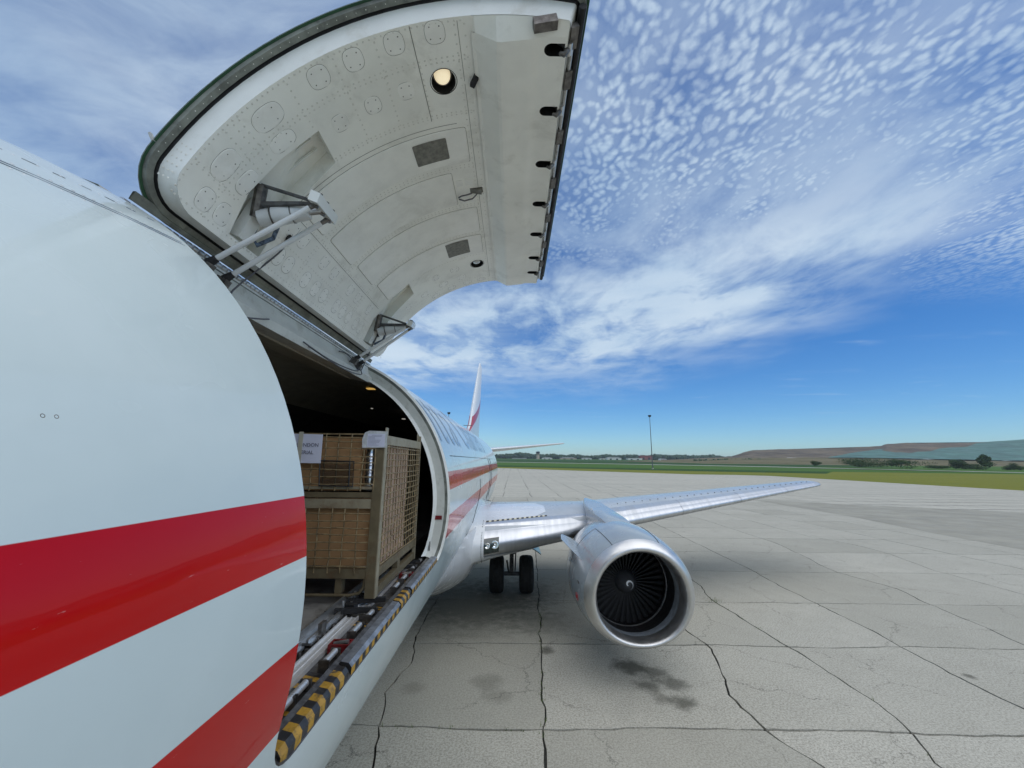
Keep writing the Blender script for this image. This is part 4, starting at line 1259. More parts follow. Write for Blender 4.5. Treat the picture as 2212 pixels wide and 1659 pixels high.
# hinge knuckles and hinge strip on the fuselage, header beam with cables
def hinge_and_header():
    mb = MB()
    y = 1.64
    while y < 4.88:
        mb.tube([(HX, y, HZ), (HX, y + .034, HZ)], .020, 8)
        y += .046
    k = mb.build('hinge_knuckles', M['alu'], air, smooth=50); k['kind'] = 'stuff'
    rows = []
    for y in (1.57, 2.0, 2.4, 3.4, 4.4, 5.1):
        rows.append([fus(R_(70.5), y, .004), fus(R_(70.3), y, .016), fus(R_(67.4), y, .016), fus(R_(66.7), y, .0)])
    MB().grid(rows).build('hinge_strip', M['plate2'], air)
    # header: sloping beam inside the opening
    rows = [[fus(R_(65.4), y, -.03), fus(R_(64.6), y, -.07), fus(R_(63.8), y, -.10), fus(R_(61.5), y, -.135), fus(R_(61.0), y, -.20), fus(R_(66), y, -.235), fus(R_(75), y, -.25)] for y in (1.56, 2.4, 3.2, 4.0, 4.86)]
    MB().grid(rows).build('header_beam', M['frame'], air, smooth=30)
    MB().grid([[fus(R_(a), y, -.19 - (.07 if a in (70, 84) else .0)) for a in (69.5, 70, 84, 84.5)] for y in (1.56, 4.86)]).build('header_panel', M['ceil'], air)
    pts, nr = [], []
    for k in range(80):
        y = 1.62 + k * .04
        pts.append(fus(R_(62.6), y, -.122)); nr.append(Vector((.6, 0, -.8)))
    rivets('header_rivets', pts, nr, .005, .003, M['rivet'], air, 6)
    # cables along the header
    for pth in ([fus(R_(61), 1.75, -.21), fus(R_(59.5), 2.0, -.20), fus(R_(60.5), 2.3, -.16), fus(R_(63), 2.36, -.09), dpt(.28, 2.46, TI + .02), dpt(.40, 2.47, TI + .012)],
                [fus(R_(60), 2.15, -.17), fus(R_(56.5), 2.3, -.2), fus(R_(58), 2.5, -.17), fus(R_(61), 2.7, -.14)],
                [fus(R_(61), 3.2, -.16), fus(R_(58), 3.5, -.18), fus(R_(57.5), 3.9, -.17), fus(R_(60), 4.3, -.14), fus(R_(63), 4.35, -.08), fus(R_(64.5), 4.15, -.04), fus(R_(64), 3.95, -.06)],
                [fus(R_(61), 3.3, -.17), fus(R_(56), 3.7, -.19), fus(R_(57), 4.2, -.16), fus(R_(61), 4.42, -.12), fus(R_(64.3), 4.3, -.05)],
                [fus(R_(62), 4.5, -.12), dpt(.14, 4.42, TI + .02), dpt(.33, 4.40, TI + .012)]):
        cv = []
        for i in range(len(pth) - 1):
            p0, p1, p2, p3 = pth[max(i - 1, 0)], pth[i], pth[i + 1], pth[min(i + 2, len(pth) - 1)]
            for j in range(6):
                t_ = j / 6
                cv.append(.5 * ((2 * p1) + (p2 - p0) * t_ + (2 * p0 - 5 * p1 + 4 * p2 - p3) * t_ ** 2 + (3 * p1 - p0 - 3 * p2 + p3) * t_ ** 3))
        cv.append(pth[-1])
        MB().tube(cv, .006, 6).build('cable', M['cable'], air, smooth=60)
    MB().box(dpt(.42, 2.47, TI + .015), (.03, .03, .05)).build('cable_plug', M['rubber'], air)
    MB().box(dpt(.35, 4.40, TI + .015), (.025, .025, .05)).build('cable_plug', M['rubber'], air)
hinge_and_header()
def actuator(dy):
    """folding arm with screw actuator and two rods, carried by the door pocket"""
    V = Vector
    def P(u, v, y): return at(u, v, y=y) + V((0, dy, 0))
    A0, A1 = P(452, 567, 2.08), P(684, 440, 2.10)
    B0, B1 = P(487, 602, 2.24), P(708, 474, 2.32)
    blk0, blk1 = P(682, 428, 2.06), P(716, 470, 2.36)
    cyl0, cyl1 = P(562, 472, 2.17), P(668, 458, 2.19)
    arm = MB().tube([cyl0, cyl0.lerp(cyl1, .25), cyl0.lerp(cyl1, .3), cyl0.lerp(cyl1, .85), cyl1], [.052, .052, .058, .050, .044], 16).build('actuator', M['white'], air, smooth=40)
    MB().tube([cyl1, P(694, 455, 2.2)], .022, 10).build('screw', M['alu'], arm, smooth=40)
    MB().tube([cyl0.lerp(cyl1, .26), cyl0.lerp(cyl1, .29)], .061, 16).build('collar', M['steel'], arm, smooth=40)
    MB().tube([cyl0.lerp(cyl1, .66), cyl0.lerp(cyl1, .68)], .056, 16).build('collar', M['steel'], arm, smooth=40)
    d = (blk1 - blk0)
    x = d.normalized(); z = V((.3, 0, 1)); y = z.cross(x).normalized(); z = x.cross(y)
    rot = Matrix((x, y, z)).transposed()
    MB().box(blk0.lerp(blk1, .5), (d.length + .06, .055, .06), rot).build('link_block', M['creamside'], arm)
    for f in (.1, .5, .9):
        c = blk0.lerp(blk1, f)
        MB().tube([c - z * .045, c + z * .045], .018, 10).build('bolt', M['steel'], arm, smooth=40)
    for a, b in ((A0, A1), (B0, B1)):
        MB().tube([a.lerp(b, .05), a.lerp(b, .93)], .0165, 12).build('support_rod', M['white'], arm, smooth=40)
        MB().tube([a - (b - a) * .01, a.lerp(b, .07)], [.028, .02], 10).build('rod_end', M['rubber'], arm, smooth=40)
        MB().tube([a.lerp(b, .90), b], [.012, .018], 10).build('rod_end', M['steel'], arm, smooth=40)
    # rocker arms from the pocket hinge
    pk = P(553, 470, 2.16); pt = P(566, 400, 2.10)
    MB().tube([pt, pk], .035, 8).build('pivot_housing', M['steel'], arm, smooth=40)
    MB().tube([pt, P(668, 432, 2.08)], .011, 8).build('rocker_arm', M['gear'], arm, smooth=40)
    MB().tube([pk.lerp(pt, .4), P(640, 440, 2.12), P(676, 440, 2.12)], [.02, .014, .012], 8).build('rocker_arm', M['gear'], arm, smooth=40)
    MB().box(pk.lerp(pt, .2) + V((0, .05, 0)), (.09, .10, .07), Matrix.Rotation(.6, 3, 'Y')).build('motor', M['steel'], arm)
    # hose looped in the pocket and mount brackets on the header
    MB().tube([P(560, 470, 2.22), P(545, 510, 2.26), P(555, 530, 2.28), P(590, 515, 2.28), P(600, 490, 2.26)], .014, 8).build('hose', M['rope'], arm, smooth=60)
    for a in (A0, B0):
        MB().box(a + V((-.02, 0, -.03)), (.07, .05, .07), Matrix.Rotation(.5, 3, 'Y')).build('mount_bracket', M['steel'], arm)
    # flap arm across the pocket (white channel)
    c0, c1 = dpt(.20, 2.20 + dy, .10), dpt(.46, 2.16 + dy, .10)
    MB().box(c0.lerp(c1, .5), (.07, .085, .26), Matrix.Rotation(R_(24), 3, 'Y')).build('link_channel', M['creamside'], arm)
actuator(0.0)
actuator(2.16)
# ------------------------------------------------------------------ door sill and cargo floor fittings
def sill():
    V = Vector
    MB().bx(1.40, 1.72, 1.58, 4.86, 2.50, 2.575).build('sill_tray', M['steel'], air)
    prof = [(1.771, 2.602), (1.768, 2.640), (1.746, 2.656), (1.698, 2.658), (1.682, 2.640), (1.680, 2.566)]
    def bumper(y0, y1, top):
        n = max(2, round((y1 - y0) / .052)); n += n % 2
        mb = MB()
        for k in range(n):
            a, b = y0 + (y1 - y0) * k / n, y0 + (y1 - y0) * (k + 1) / n
            sl = .012
            for i in range(len(prof) - 1):
                q = [(prof[i], a), (prof[i + 1], a), (prof[i + 1], b), (prof[i], b)]
                vs = [(x, y + sl * i, z) for (x, z), y in q]
                vs[1] = (vs[1][0], vs[1][1] + sl, vs[1][2]); vs[2] = (vs[2][0], vs[2][1] + sl, vs[2][2])
                striped = top or i == 0
                mb.add(vs, [(0, 1, 2, 3)], (k % 2) if striped else 2)
        for y, s in ((y0, 1), (y1, -1)):
            mb.add([(x, y + .012 * i, z) for i, (x, z) in enumerate(prof)], [tuple(range(len(prof)))], 1)
        mb.build('sill_bumper', [M['yellow'], M['hazblack'], M['scuff']], air)
    bumper(1.70, 2.32, True)
    bumper(2.36, 3.30, False)
    bumper(3.32, 3.62, True)
    bumper(3.66, 4.84, False)
    # bright guide rail, in lengths
    for (a, b) in ((1.58, 3.18), (3.30, 3.52), (3.60, 4.84)):
        mb = MB()
        mb.bx(1.400, 1.496, a, b, 2.577, 2.594)
        mb.bx(1.400, 1.409, a, b, 2.594, 2.606)
        mb.bx(1.487, 1.496, a, b, 2.594, 2.606)
        mb.bx(1.440, 1.448, a, b, 2.594, 2.599)
        mb.build('guide_rail', M['rail'], air)
    # floor channel
    for (a, b, x) in ((1.56, 2.66, 1.262), (2.70, 4.84, 1.282)):
        mb = MB().bx(x, x + .10, a, b, 2.604, 2.618).bx(x, x + .012, a, b, 2.618, 2.672).bx(x + .07, x + .082, a, b, 2.618, 2.640)
        mb.build('floor_channel', M['alu'], air)
    MB().bx(.2, 1.262, 2.60, 2.68, 2.606, 2.628).build('cross_channel', M['alu'], air)
    # rollers
    for (u, v) in ((641, 1527), (674, 1491), (739, 1418), (794, 1358), (821, 1324), (874, 1266), (889, 1248), (903, 1226), (916, 1212)):
        p = at(u, v, z=2.628)
        MB().tube([(1.585, p.y - .065, 2.626), (1.585, p.y + .065, 2.626)], .0185, 14).build('roller', M['roller'], air, smooth=40)
        mb = MB()
        for s in (-1, 1): mb.bx(1.555, 1.612, p.y + s * .075 - .006, p.y + s * .075 + .006, 2.576, 2.64)
        mb.bx(1.553, 1.614, p.y - .069, p.y + .069, 2.576, 2.584)
        mb.build('roller_bracket', M['steel'], air)
    # yellow and black warning plates below the rollers
    for (a, b) in ((1.60, 1.72), (2.04, 2.16), (2.24, 2.40), (2.62, 2.70), (3.02, 3.12), (3.34, 3.42), (4.05, 4.12), (4.5, 4.56)):
        m = MB()
        n = 4
        for k in range(n):
            y0, y1 = a + (b - a) * k / n, a + (b - a) * (k + 1) / n
            m.add([(1.50, y0 + .05, 2.582), (1.645, y0, 2.586), (1.645, y1, 2.586), (1.50, y1 + .05, 2.582)], [(0, 1, 2, 3)], k % 2)
        m.build('warning_plate', [M['yellow'], M['hazblack']], air, fix=False)
    # red latch frames
    for (u, v, w_) in ((766, 1384, .6), (898, 1236, .6)):
        p = at(u, v, z=2.64)
        x, y = 1.575, p.y
        mb = MB()
        L = .07 * w_
        mb.bx(x - .065, x + .065, y - L, y - L + .012, 2.582, 2.632).bx(x - .065, x + .065, y + L - .012, y + L, 2.582, 2.632)
        mb.bx(x - .065, x - .053, y - L + .013, y + L - .013, 2.582, 2.632).bx(x + .053, x + .065, y - L + .013, y + L - .013, 2.582, 2.632)
        fr = mb.build('latch_frame', M['redpaint'], air)
        MB().tube([(x - .045, y, 2.62), (x + .045, y, 2.635)], .014, 8).build('latch_pawl', M['alu'], fr, smooth=40)
    # black restraint fittings crossing the rail
    for y in (3.20, 3.42, 4.42, 4.62):
        mb = MB()
        mb.box((1.46, y, 2.635), (.30, .035, .035), Matrix.Rotation(.18, 3, 'Z'))
        ro = mb.build('restraint', M['rubber'], air)
        MB().box((1.40, y + .05, 2.64), (.10, .05, .05), Matrix.Rotation(-.3, 3, 'Z')).build('restraint_pawl', M['rubber'], ro)
        MB().tube([(1.36, y + .01, 2.60), (1.36, y + .01, 2.70)], .010, 8).build('restraint_pin', M['alu'], ro)
    rnd = random.Random(3)
    # row of small tie-down studs and bolts between the channel and the rail
    mb = MB()
    for k in range(46):
        y = 1.7 + k * .068
        x = 1.379 + rnd.uniform(-.010, .010)
        mb.tube([(x, y, 2.576), (x, y, 2.60 + rnd.uniform(0, .02))], rnd.uniform(.008, .014), 7)
    o = mb.build('tie_down_studs', M['steel'], air); o['kind'] = 'stuff'
    for y in (2.86, 3.46, 3.92, 4.35):
        MB().box((1.372, y, 2.64), (.025, .07, .08)).build('rail_lock', M['steel'], air)
    # jamb placard and fitting at the foot of the aft jamb
    p = at(951, 1118, y=4.85)
    MB().box(p + Vector((-.03, -.004, 0)), (.10, .006, .045)).build('jamb_placard', M['redpaint'], air)
    q = at(929, 1175, y=4.84)
    MB().box(q + Vector((-.02, 0, -.02)), (.05, .03, .10)).build('jamb_fitting', M['alu'], air)
M['scuff'] = mat('scuffed_metal', (.26, .28, .31), .42, metal=.5, spots=.3, scale=14, dirt=(.10, .10, .10), dirt_amt=.7, dscale=10)
sill()
# ------------------------------------------------------------------ wing
WK = [(1.2, 8.62, 1.90, 7.5, .135), (1.9, 9.05, 1.945, 7.0, .135), (4.83, 10.52, 2.13, 5.0, .125), (14.05, 15.10, 2.95, 1.75, .11), (14.30, 15.28, 2.97, 1.5, .10), (14.44, 15.6, 2.985, 1.0, .06)]
def wing_knot(x):
    for a, b in zip(WK, WK[1:]):
        if x <= b[0]:
            f = (x - a[0]) / (b[0] - a[0])
            return [a[i] + (b[i] - a[i]) * f for i in range(1, 5)]
    return list(WK[-1][1:])
def wing_pt(x, a, off=0.0, sgn=1):
    """a in [-1, 1]: negative upper surface, positive lower; |a|^2 is the chord fraction"""
    ly, lz, ch, th = wing_knot(x)
    c = a * a
    yt = 5 * th * (.2969 * abs(a) - .126 * c - .3516 * c * c + .2843 * c ** 3 - .1036 * c ** 4)
    cam_ = .018 * math.sin(math.pi * min(1, c)) - .01 * (1 - c) * (c < .05)
    low = 1 + .45 * max(0, min(1, (4.83 - x) / 2.9))
    z = cam_ + (yt if a <= 0 else -yt * low)
    p = Vector((x, ly + c * ch, lz + z * ch))
    if off:
        e = .01
        p1, p2 = wing_pt(x, a - e), wing_pt(x, a + e)
        t_ = (p2 - p1); n = Vector((0, t_.z, -t_.y)).normalized()
        out = Vector((0, c * ch - ch * .3, z * ch))
        mid = Vector((x, ly + .35 * ch, lz))
        if n.dot(p - mid) < 0: n = -n
        p = p + n * off
    return p
def wing_sheet(xs, as_, off=0.0):
    return [[wing_pt(x, a, off) for a in as_] for x in xs]
def lin(a, b, n): return [a + (b - a) * k / n for k in range(n + 1)]
def build_wing():
    xs = [1.2, 1.9, 2.6, 3.3, 4.0, 4.83, 5.4, 6.5, 8, 9.5, 11, 12.5, 13.6, 14.05, 14.2, 14.30, 14.38, 14.44]
    mb = MB()
    mb.grid(wing_sheet(xs, lin(-1, -.2, 22)))
    mb.grid(wing_sheet(xs, lin(.2, 1, 22)))
    mb.grid(wing_sheet(xs, lin(-.2, .2, 8), -.01))
    wing = mb.build('wing', M['wing'], air, smooth=40, fix=False)
    # polished leading edge inboard and slats outboard
    xi = lin(1.98, 4.55, 12)
    MB().grid([[wing_pt(x, a, .004) for a in lin(-.30, .115 + .11 * (x - 1.98) / 2.57, 20)] for x in xi]).build('leading_edge', M['le'], wing, smooth=60, fix=False)
    for (a, b) in ((5.28, 7.6), (7.615, 10.0), (10.015, 12.3), (12.315, 13.95)):
        x2 = lin(a, b, 8)
        rows = wing_sheet(x2, lin(-.36, .25, 20), .006)
        mb = MB().grid(rows)
        mb.grid([[r[0], r[0] + Vector((0, .004, -.012))] for r in rows])
        mb.build('slat', M['le'], wing, smooth=50, fix=False)
    MB().grid(wing_sheet(lin(13.96, 14.44, 6), lin(-.42, .42, 16), .004)).build('wing_tip_cap', M['le'], wing, smooth=60, fix=False)
    # vortex generators
    mb = MB()
    for k in range(30):
        x = 5.7 + k * .28
        p = wing_pt(x, -.45)
        mb.box(p + Vector((0, 0, .008)), (.006, .045, .018), Matrix.Rotation(.3, 3, 'Z'))
    o = mb.build('vortex_generators', M['steel'], wing); o['kind'] = 'stuff'
    # white walkway panel with dashed border on the inboard upper surface
    def top(x, y, off): 
        ly, lz, ch, th = wing_knot(x)
        return wing_pt(x, -math.sqrt(max(0.0004, (y - ly) / ch)), off)
    def le_y(x): return wing_knot(x)[0]
    rows = []
    for k in range(13):
        x = 1.95 + 1.55 * k / 12
        f = max(0, (k - 10) / 2)
        rows.append([top(x, le_y(x) + .62 + q * (1.7 - 1.0 * f) + .25 * f, .006) for q in (0, .25, .5, .75, 1)])
    MB().grid(rows).build('walkway_panel', M['white'], wing, smooth=60)
    mb = MB()
    for k in range(26):
        x = 1.95 + k * .06
        mb.add([top(x, le_y(x) + .54, .007), top(x + .06, le_y(x + .06) + .54, .007), top(x + .06, le_y(x + .06) + .615, .007), top(x, le_y(x) + .615, .007)], [(0, 1, 2, 3)], k % 2)
    mb.build('dashed_border', [M['cream2'], M['seam']], wing, fix=False)
    # landing light window
    gx = lin(2.02, 2.44, 6)
    ga = lin(-.02, .155, 8)
    LX, LA = (1.99, 2.33), (-.10, .085)
    rows = [[wing_pt(x, a, .007) for a in lin(LA[0], LA[1], 8)] for x in lin(LX[0], LX[1], 6)]
    win = MB().grid(rows).build('landing_light', M['darkglass'], wing, smooth=60)
    fr = [[wing_pt(x, a, .0085) for a in (LA[0] - .008, LA[0])] for x in lin(LX[0], LX[1], 4)]
    fb = [[wing_pt(x, a, .0085) for a in (LA[1], LA[1] + .008)] for x in lin(LX[0], LX[1], 4)]
    MB().grid(fr).build('window_trim', M['steel'], win)
    MB().grid(fb).build('window_trim', M['steel'], win)
    for (x, r) in ((2.08, .06), (2.24, .085)):
        p = wing_pt(x, -.005, .009)
        d = (CAMP * .2 + Vector((p.x + .2, p.y - 3, p.z)) * .8 - p).normalized()
        d = Vector((.05, -1, .12)).normalized()
        MB().lathe([(r, .0), (r * 1.02, .012), (r * .92, .016), (r * .6, .008), (r * .22, .002), (r * .2, .02), (.001, .028)], p, d, 24).build('lamp', M['glass'], win, smooth=50)
    # right wing, mirrored
    for o in [wing] + list(wing.children):
        if o is wing:
            w2 = link('wing', o.data, air)
            w2.matrix_basis = Matrix.Diagonal((-1, 1, 1, 1))
    # lower white panel and root collar
    MB().grid([[wing_pt(x, a, .012) for a in lin(.125 + .11 * (x - 1.98) / 2.57, .72, 14)] for x in lin(1.75, 4.0, 10)]).build('lower_panel', M['white'], wing, smooth=60)
    return wing
M['cream2'] = mat('dash_cream', (.62, .58, .42), .5)
wing = build_wing()
def collar():
    """white wing-to-body fillet"""
    rows = []
    for k in range(9):
        f = k / 8
        x = 1.45 + .55 * f
        off = .012 + .20 * (1 - f) ** 2.2
        rows.append([wing_pt(x, a, off) for a in lin(-.78, .60, 40)])
    MB().grid(rows).build('wing_root_fillet', M['white'], air, smooth=60, fix=False)
    pts, nr = [], []
    for a in lin(-.30, .34, 34):
        p = wing_pt(1.945, a, .0155); pts.append(p); nr.append(Vector((.1, -.9, .3)).normalized())
    rivets('fillet_screws', pts, nr, .011, .004, M['seam'], air, 6)
    # belly fairing
    rows = []
    N = 36
    for k in range(15):
        y = 6.6 + k * .75
        f = min(1, k / 4.5); f = f * f * (3 - 2 * f)
        if k > 11: f *= max(.05, 1 - (k - 11) / 3.2)
        row = []
        for i in range(N):
            a = R_(-190 + 200 * i / (N - 1))
            w_, h_ = 1.45 + .42 * f, .55 + .72 * f
            c, s = math.cos(a), math.sin(a)
            row.append((w_ * math.copysign(abs(c) ** .62, c), y, 1.98 + h_ * math.copysign(abs(s) ** .8, s) - (0 if s < 0 else 0)))
        rows.append(row)
    MB().grid(rows).build('belly_fairing', M['white'], air, smooth=60)
collar()
# ------------------------------------------------------------------ engine
EX, EY, EZ = 4.83, 7.13, 1.47
def nac_pt(d, r, an, sq, off=0.0):
    """point on a flattened circle; sq = squash of the lower half"""
    c, s = math.cos(an), math.sin(an)
    z = r * s
    x = r * math.copysign(abs(c) ** (1 - .10 * (1 - sq) * 5 * (s < 0)), c)
    if s < 0: z *= sq
    return Vector((EX + x, EY + d + (.10 * (-(z) / .9) if d < .4 else .10 * (-(z) / .9) * max(0, (1 - (d - .4) / 1.0))), EZ + z))
def engine():
    N = 72
    an = [2 * math.pi * k / N for k in range(N)]
    def body(prof): return [[nac_pt(d, r, a, sq) for a in an] for d, r, sq in prof]
    cowl = MB().grid(body([(.20, .955, .89), (.3, .985, .885), (.5, 1.02, .88), (.8, 1.05, .88), (1.1, 1.06, .885), (1.5, 1.05, .89), (1.9, 1.02, .90), (2.3, .96, .92), (2.7, .88, .95), (2.95, .82, .97), (2.94, .79, .97), (2.5, .78, 1)]), closed=True).build('engine_nacelle', M['grey'], air, smooth=60, fix=True)
    MB().grid(body([(.20, .958, .89), (.13, .932, .892), (.07, .898, .895), (.02, .86, .90), (.0, .822, .905), (.015, .79, .91), (.06, .765, .915), (.13, .747, .925), (.22, .738, .935), (.30, .737, .945)]), closed=True).build('inlet_lip', M['lip'], cowl, smooth=70)
    MB().grid(body([(.30, .7365, .945), (.40, .739, .955), (.52, .744, .97)]), closed=True).build('inlet_ring', M['barrel'], cowl, smooth=70)
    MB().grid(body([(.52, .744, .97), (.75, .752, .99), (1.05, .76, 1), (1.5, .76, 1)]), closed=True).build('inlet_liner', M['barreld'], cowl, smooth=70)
    MB().lathe([(.757, .93), (.742, .945), (.745, .97), (.757, .98)], (EX, EY, EZ), (0, 1, 0), 64).build('fan_rub_strip', M['alu'], cowl, smooth=60)
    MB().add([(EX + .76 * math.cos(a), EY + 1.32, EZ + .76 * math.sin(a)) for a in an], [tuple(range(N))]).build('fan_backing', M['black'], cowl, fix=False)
    # fan blades
    rows = []
    for k in range(7):
        f = k / 6
        r = .20 + .543 * f
        tw = R_(28 + 34 * f)
        cw = .13 + .055 * f
        c, s = math.cos(tw), math.sin(tw)
        p0 = Vector((-cw / 2 * s, -cw / 2 * c, r)); p1 = Vector((cw / 2 * s, cw / 2 * c, r))
        n = Vector((c, -s, 0)) * .005
        rows.append([p0, p0.lerp(p1, .5) + n * 2, p1, p0.lerp(p1, .5) - n])
    me = MB().grid(rows, closed=True).mesh('fan_blade', M['blade'], smooth=180)
    for k in range(38):
        link('fan_blade', me, cowl, Matrix.Translation((EX, EY + 1.08, EZ)) @ Matrix.Rotation(2 * math.pi * k / 38, 4, 'Y'))
    sp = [(.001, .80), (.03, .805), (.07, .83), (.12, .88), (.17, .95), (.205, 1.03), (.215, 1.1)]
    MB().lathe(sp, (EX, EY, EZ), (0, 1, 0), 36).build('spinner', M['barreld2'], cowl, smooth=60)
    # white spiral painted on the spinner
    def spr(r):
        for (r0_, h0), (r1_, h1) in zip(sp, sp[1:]):
            if r0_ <= r <= r1_: return h0 + (h1 - h0) * (r - r0_) / (r1_ - r0_)
        return 1.0
    rows = []
    for k in range(41):
        f = k / 40
        a = -.6 + f * 4.9
        r = .014 + .095 * f ** .9
        hw = .015 * math.sin(math.pi * min(1, .25 + f * .72))
        rows.append([(EX - (r + s * hw) * math.cos(a), EY + spr(max(.001, r + s * hw)) - .003, EZ + (r + s * hw) * math.sin(a)) for s in (-1, 1)])
    MB().grid(rows).build('spinner_spiral', M['spiral'], cowl, fix=False)
    # cowl seams, latches, marks
    def line(pts, wd, m, nm): return MB().tube(pts, wd, 5).build(nm, m, cowl)
    def npt(d, deg, off=.002):
        prof = [(.20, .955, .89), (.3, .985, .885), (.5, 1.02, .88), (.8, 1.05, .88), (1.1, 1.06, .885), (1.5, 1.05, .89), (1.9, 1.02, .90), (2.3, .96, .92), (2.7, .88, .95), (2.95, .82, .97)]
        for a, b in zip(prof, prof[1:]):
            if a[0] <= d <= b[0]:
                f = (d - a[0]) / (b[0] - a[0])
                return nac_pt(d, a[1] + (b[1] - a[1]) * f + off, R_(deg), a[2] + (b[2] - a[2]) * f)
    line([npt(.205 + .05 * k, 118 + .02 * k) for k in range(22)], .006, M['seam'], 'cowl_seam')
    line([npt(.205 + .05 * k, 68) for k in range(22)], .006, M['seam'], 'cowl_seam')
    line([npt(1.3, a) for a in range(118, 300, 4)], .004, M['seamw'], 'cowl_seam')
    ring = [npt(.55 + .07 * math.cos(2 * math.pi * k / 20), 188 + 4.2 * math.sin(2 * math.pi * k / 20), .004) for k in range(20)]
    MB().tube(ring + [ring[0]], .005, 5).build('round_mark', M['redtail'], cowl)
    MB().tube([npt(.55, 186.5, .004), npt(.55, 189.5, .004)], .009, 5).build('round_mark_bar', M['redtail'], cowl)
    MB().tube([npt(.42, 172, .004), npt(.50, 171, .004)], .012, 5).build('cowl_latch', M['seam'], cowl)
    # nacelle strake
    base = [npt(.62 + .085 * k, 152 - .6 * k, -.02) for k in range(13)]
    rows = []
    for k, p in enumerate(base):
        f = k / 12
        n = Vector((p.x - EX, 0, p.z - EZ)).normalized()
        h = .40 * min(1, f * 2.0) * (1 if f < .8 else (1 - f) / .2 * .6 + .4)
        tip = p + n * max(.01, h)
        s = Vector((n.z, 0, -n.x)) * .007
        rows.append([p + s, tip + s * .4, tip - s * .4, p - s])
    MB().grid(rows, closed=True).build('strake', M['grey'], cowl, smooth=30)
    # core nozzle and plug
    MB().lathe([(.62, 2.5), (.55, 3.3), (.46, 3.8), (.42, 3.8)], (EX, EY, EZ), (0, 1, 0), 36).build('core_nozzle', M['steel'], cowl, smooth=50)
    MB().lathe([(.40, 3.4), (.30, 3.9), (.05, 4.4), (.001, 4.42)], (EX, EY, EZ), (0, 1, 0), 24).build('exhaust_plug', M['steel'], cowl, smooth=50)
    # pylon
    rows = []
    st = [(8.30, 2.45, .24, .06), (8.6, 2.51, .27, .20), (9.0, 2.545, .285, .40), (9.5, 2.565, .29, .55), (10.0, 2.58, .29, .62), (10.5, 2.60, .285, .55), (11.0, 2.63, .26, .45), (11.5, 2.65, .20, .40), (12.2, 2.66, .06, .35)]
    for y, zt, hw, dp in st:
        row = []
        for (fx, fz) in ((-1, -1), (-1, -.12), (-.97, -.04), (-.88, 0), (0, .012), (.88, 0), (.97, -.04), (1, -.12), (1, -1)):
            row.append((EX + fx * hw, y, zt + (fz * dp if fz <= 0 else fz)))
        rows.append(row)
    py = MB().grid(rows)
    py.add(rows[0], [tuple(range(9))])
    py.build('pylon', M['grey'], air, smooth=35)
    MB().tube([(EX - .27, 9.95, 2.575), (EX - .27, 9.95, 2.63)], .022, 8).build('pylon_light', M['white'], air, smooth=40)
    # gap fairing below the leading edge beside the pylon
    MB().box((EX - .22, 10.35, 2.05), (.12, .7, .45)).build('pylon_strut', M['steel'], air)
    # copy for the far side: nacelle with its parts and the pylon
    c2 = link('engine_nacelle', cowl.data, air, Matrix.Translation((-2 * EX, 0, 0)))
    for ch in list(cowl.children):
        if ch.name.startswith(('inlet', 'spinner', 'fan_b', 'core')):
            k = link(ch.name.split('.')[0], ch.data, c2); k.matrix_basis = ch.matrix_basis
    return cowl
M['barreld2'] = mat('spinner_grey', (.05, .05, .052), .4)
engine()
# ------------------------------------------------------------------ landing gear
def gear(cx, far=False):
    y = 12.25
    def L(o): return o
    strut = MB().tube([(cx, y, .55), (cx, y, 1.05), (cx, y + .02, 1.06), (cx, y + .05, 1.9)], [.062, .062, .095, .10], 14).build('main_gear', M['gear'], air, smooth=40)
    MB().tube([(cx - .43, y, .515), (cx + .43, y, .515)], .06, 12).build('axle', M['gear'], strut, smooth=40)
    for s in (-1, 1):
        wx = cx + s * .43
        pr = [(.30, -.19), (.40, -.205), (.465, -.185), (.500, -.13), (.508, -.07), (.502, -.066), (.502, -.055), (.509, -.05), (.511, 0), (.509, .05), (.502, .055), (.502, .066), (.508, .07), (.500, .13), (.465, .185), (.40, .205), (.30, .19)]
        ty = MB().lathe(pr, (wx, y, .511), (1, 0, 0), 40).build('tyre', M['tyre'], strut, smooth=45)
        MB().lathe([(.001, -.10), (.10, -.12), (.11, -.06), (.26, -.08), (.30, -.17), (.305, -.05), (.305, .05), (.30, .17), (.26, .08), (.11, .06), (.10, .12), (.001, .10)], (wx, y, .511), (1, 0, 0), 24).build('wheel_rim', M['gear'], strut, smooth=40)
    # torque links and side fittings
    MB().box((cx, y - .13, .70), (.09, .10, .28), Matrix.Rotation(-.6, 3, 'X')).build('torque_link', M['gear'], strut)
    MB().box((cx, y - .13, .92), (.09, .10, .26), Matrix.Rotation(.6, 3, 'X')).build('torque_link', M['gear'], strut)
    for (a, b, r) in (((cx - .08, y - .08, .56), (cx - .14, y - .1, .9), .025), ((cx + .1, y - .08, .60), (cx + .12, y - .06, 1.1), .02), ((cx + .05, y - .1, 1.5), (cx + .55, y - .05, 1.72), .035), ((cx - .06, y, 1.35), (cx - 1.0, y + .2, 1.75), .05)):
        MB().tube([a, b], r, 8).build('brace', M['gear'], strut, smooth=40)
    MB().box((cx, y - .02, 1.15), (.24, .2, .16)).build('collar', M['gear'], strut)
    # curved gear door hanging outboard
    rows = []
    for k in range(9):
        f = k / 8
        x = cx + .10 + .72 * f
        z = 1.50 - .04 * f - .26 * f * f
        rows.append([(x, y - .75 + .1 * f, z), (x, y + .05, z + .02), (x, y + .05, z - .012), (x, y - .75 + .1 * f, z - .032)])
    MB().grid(rows, closed=True).build('gear_door', M['grey'], strut, smooth=40)
    return strut
gear(2.615)
gear(-2.615)
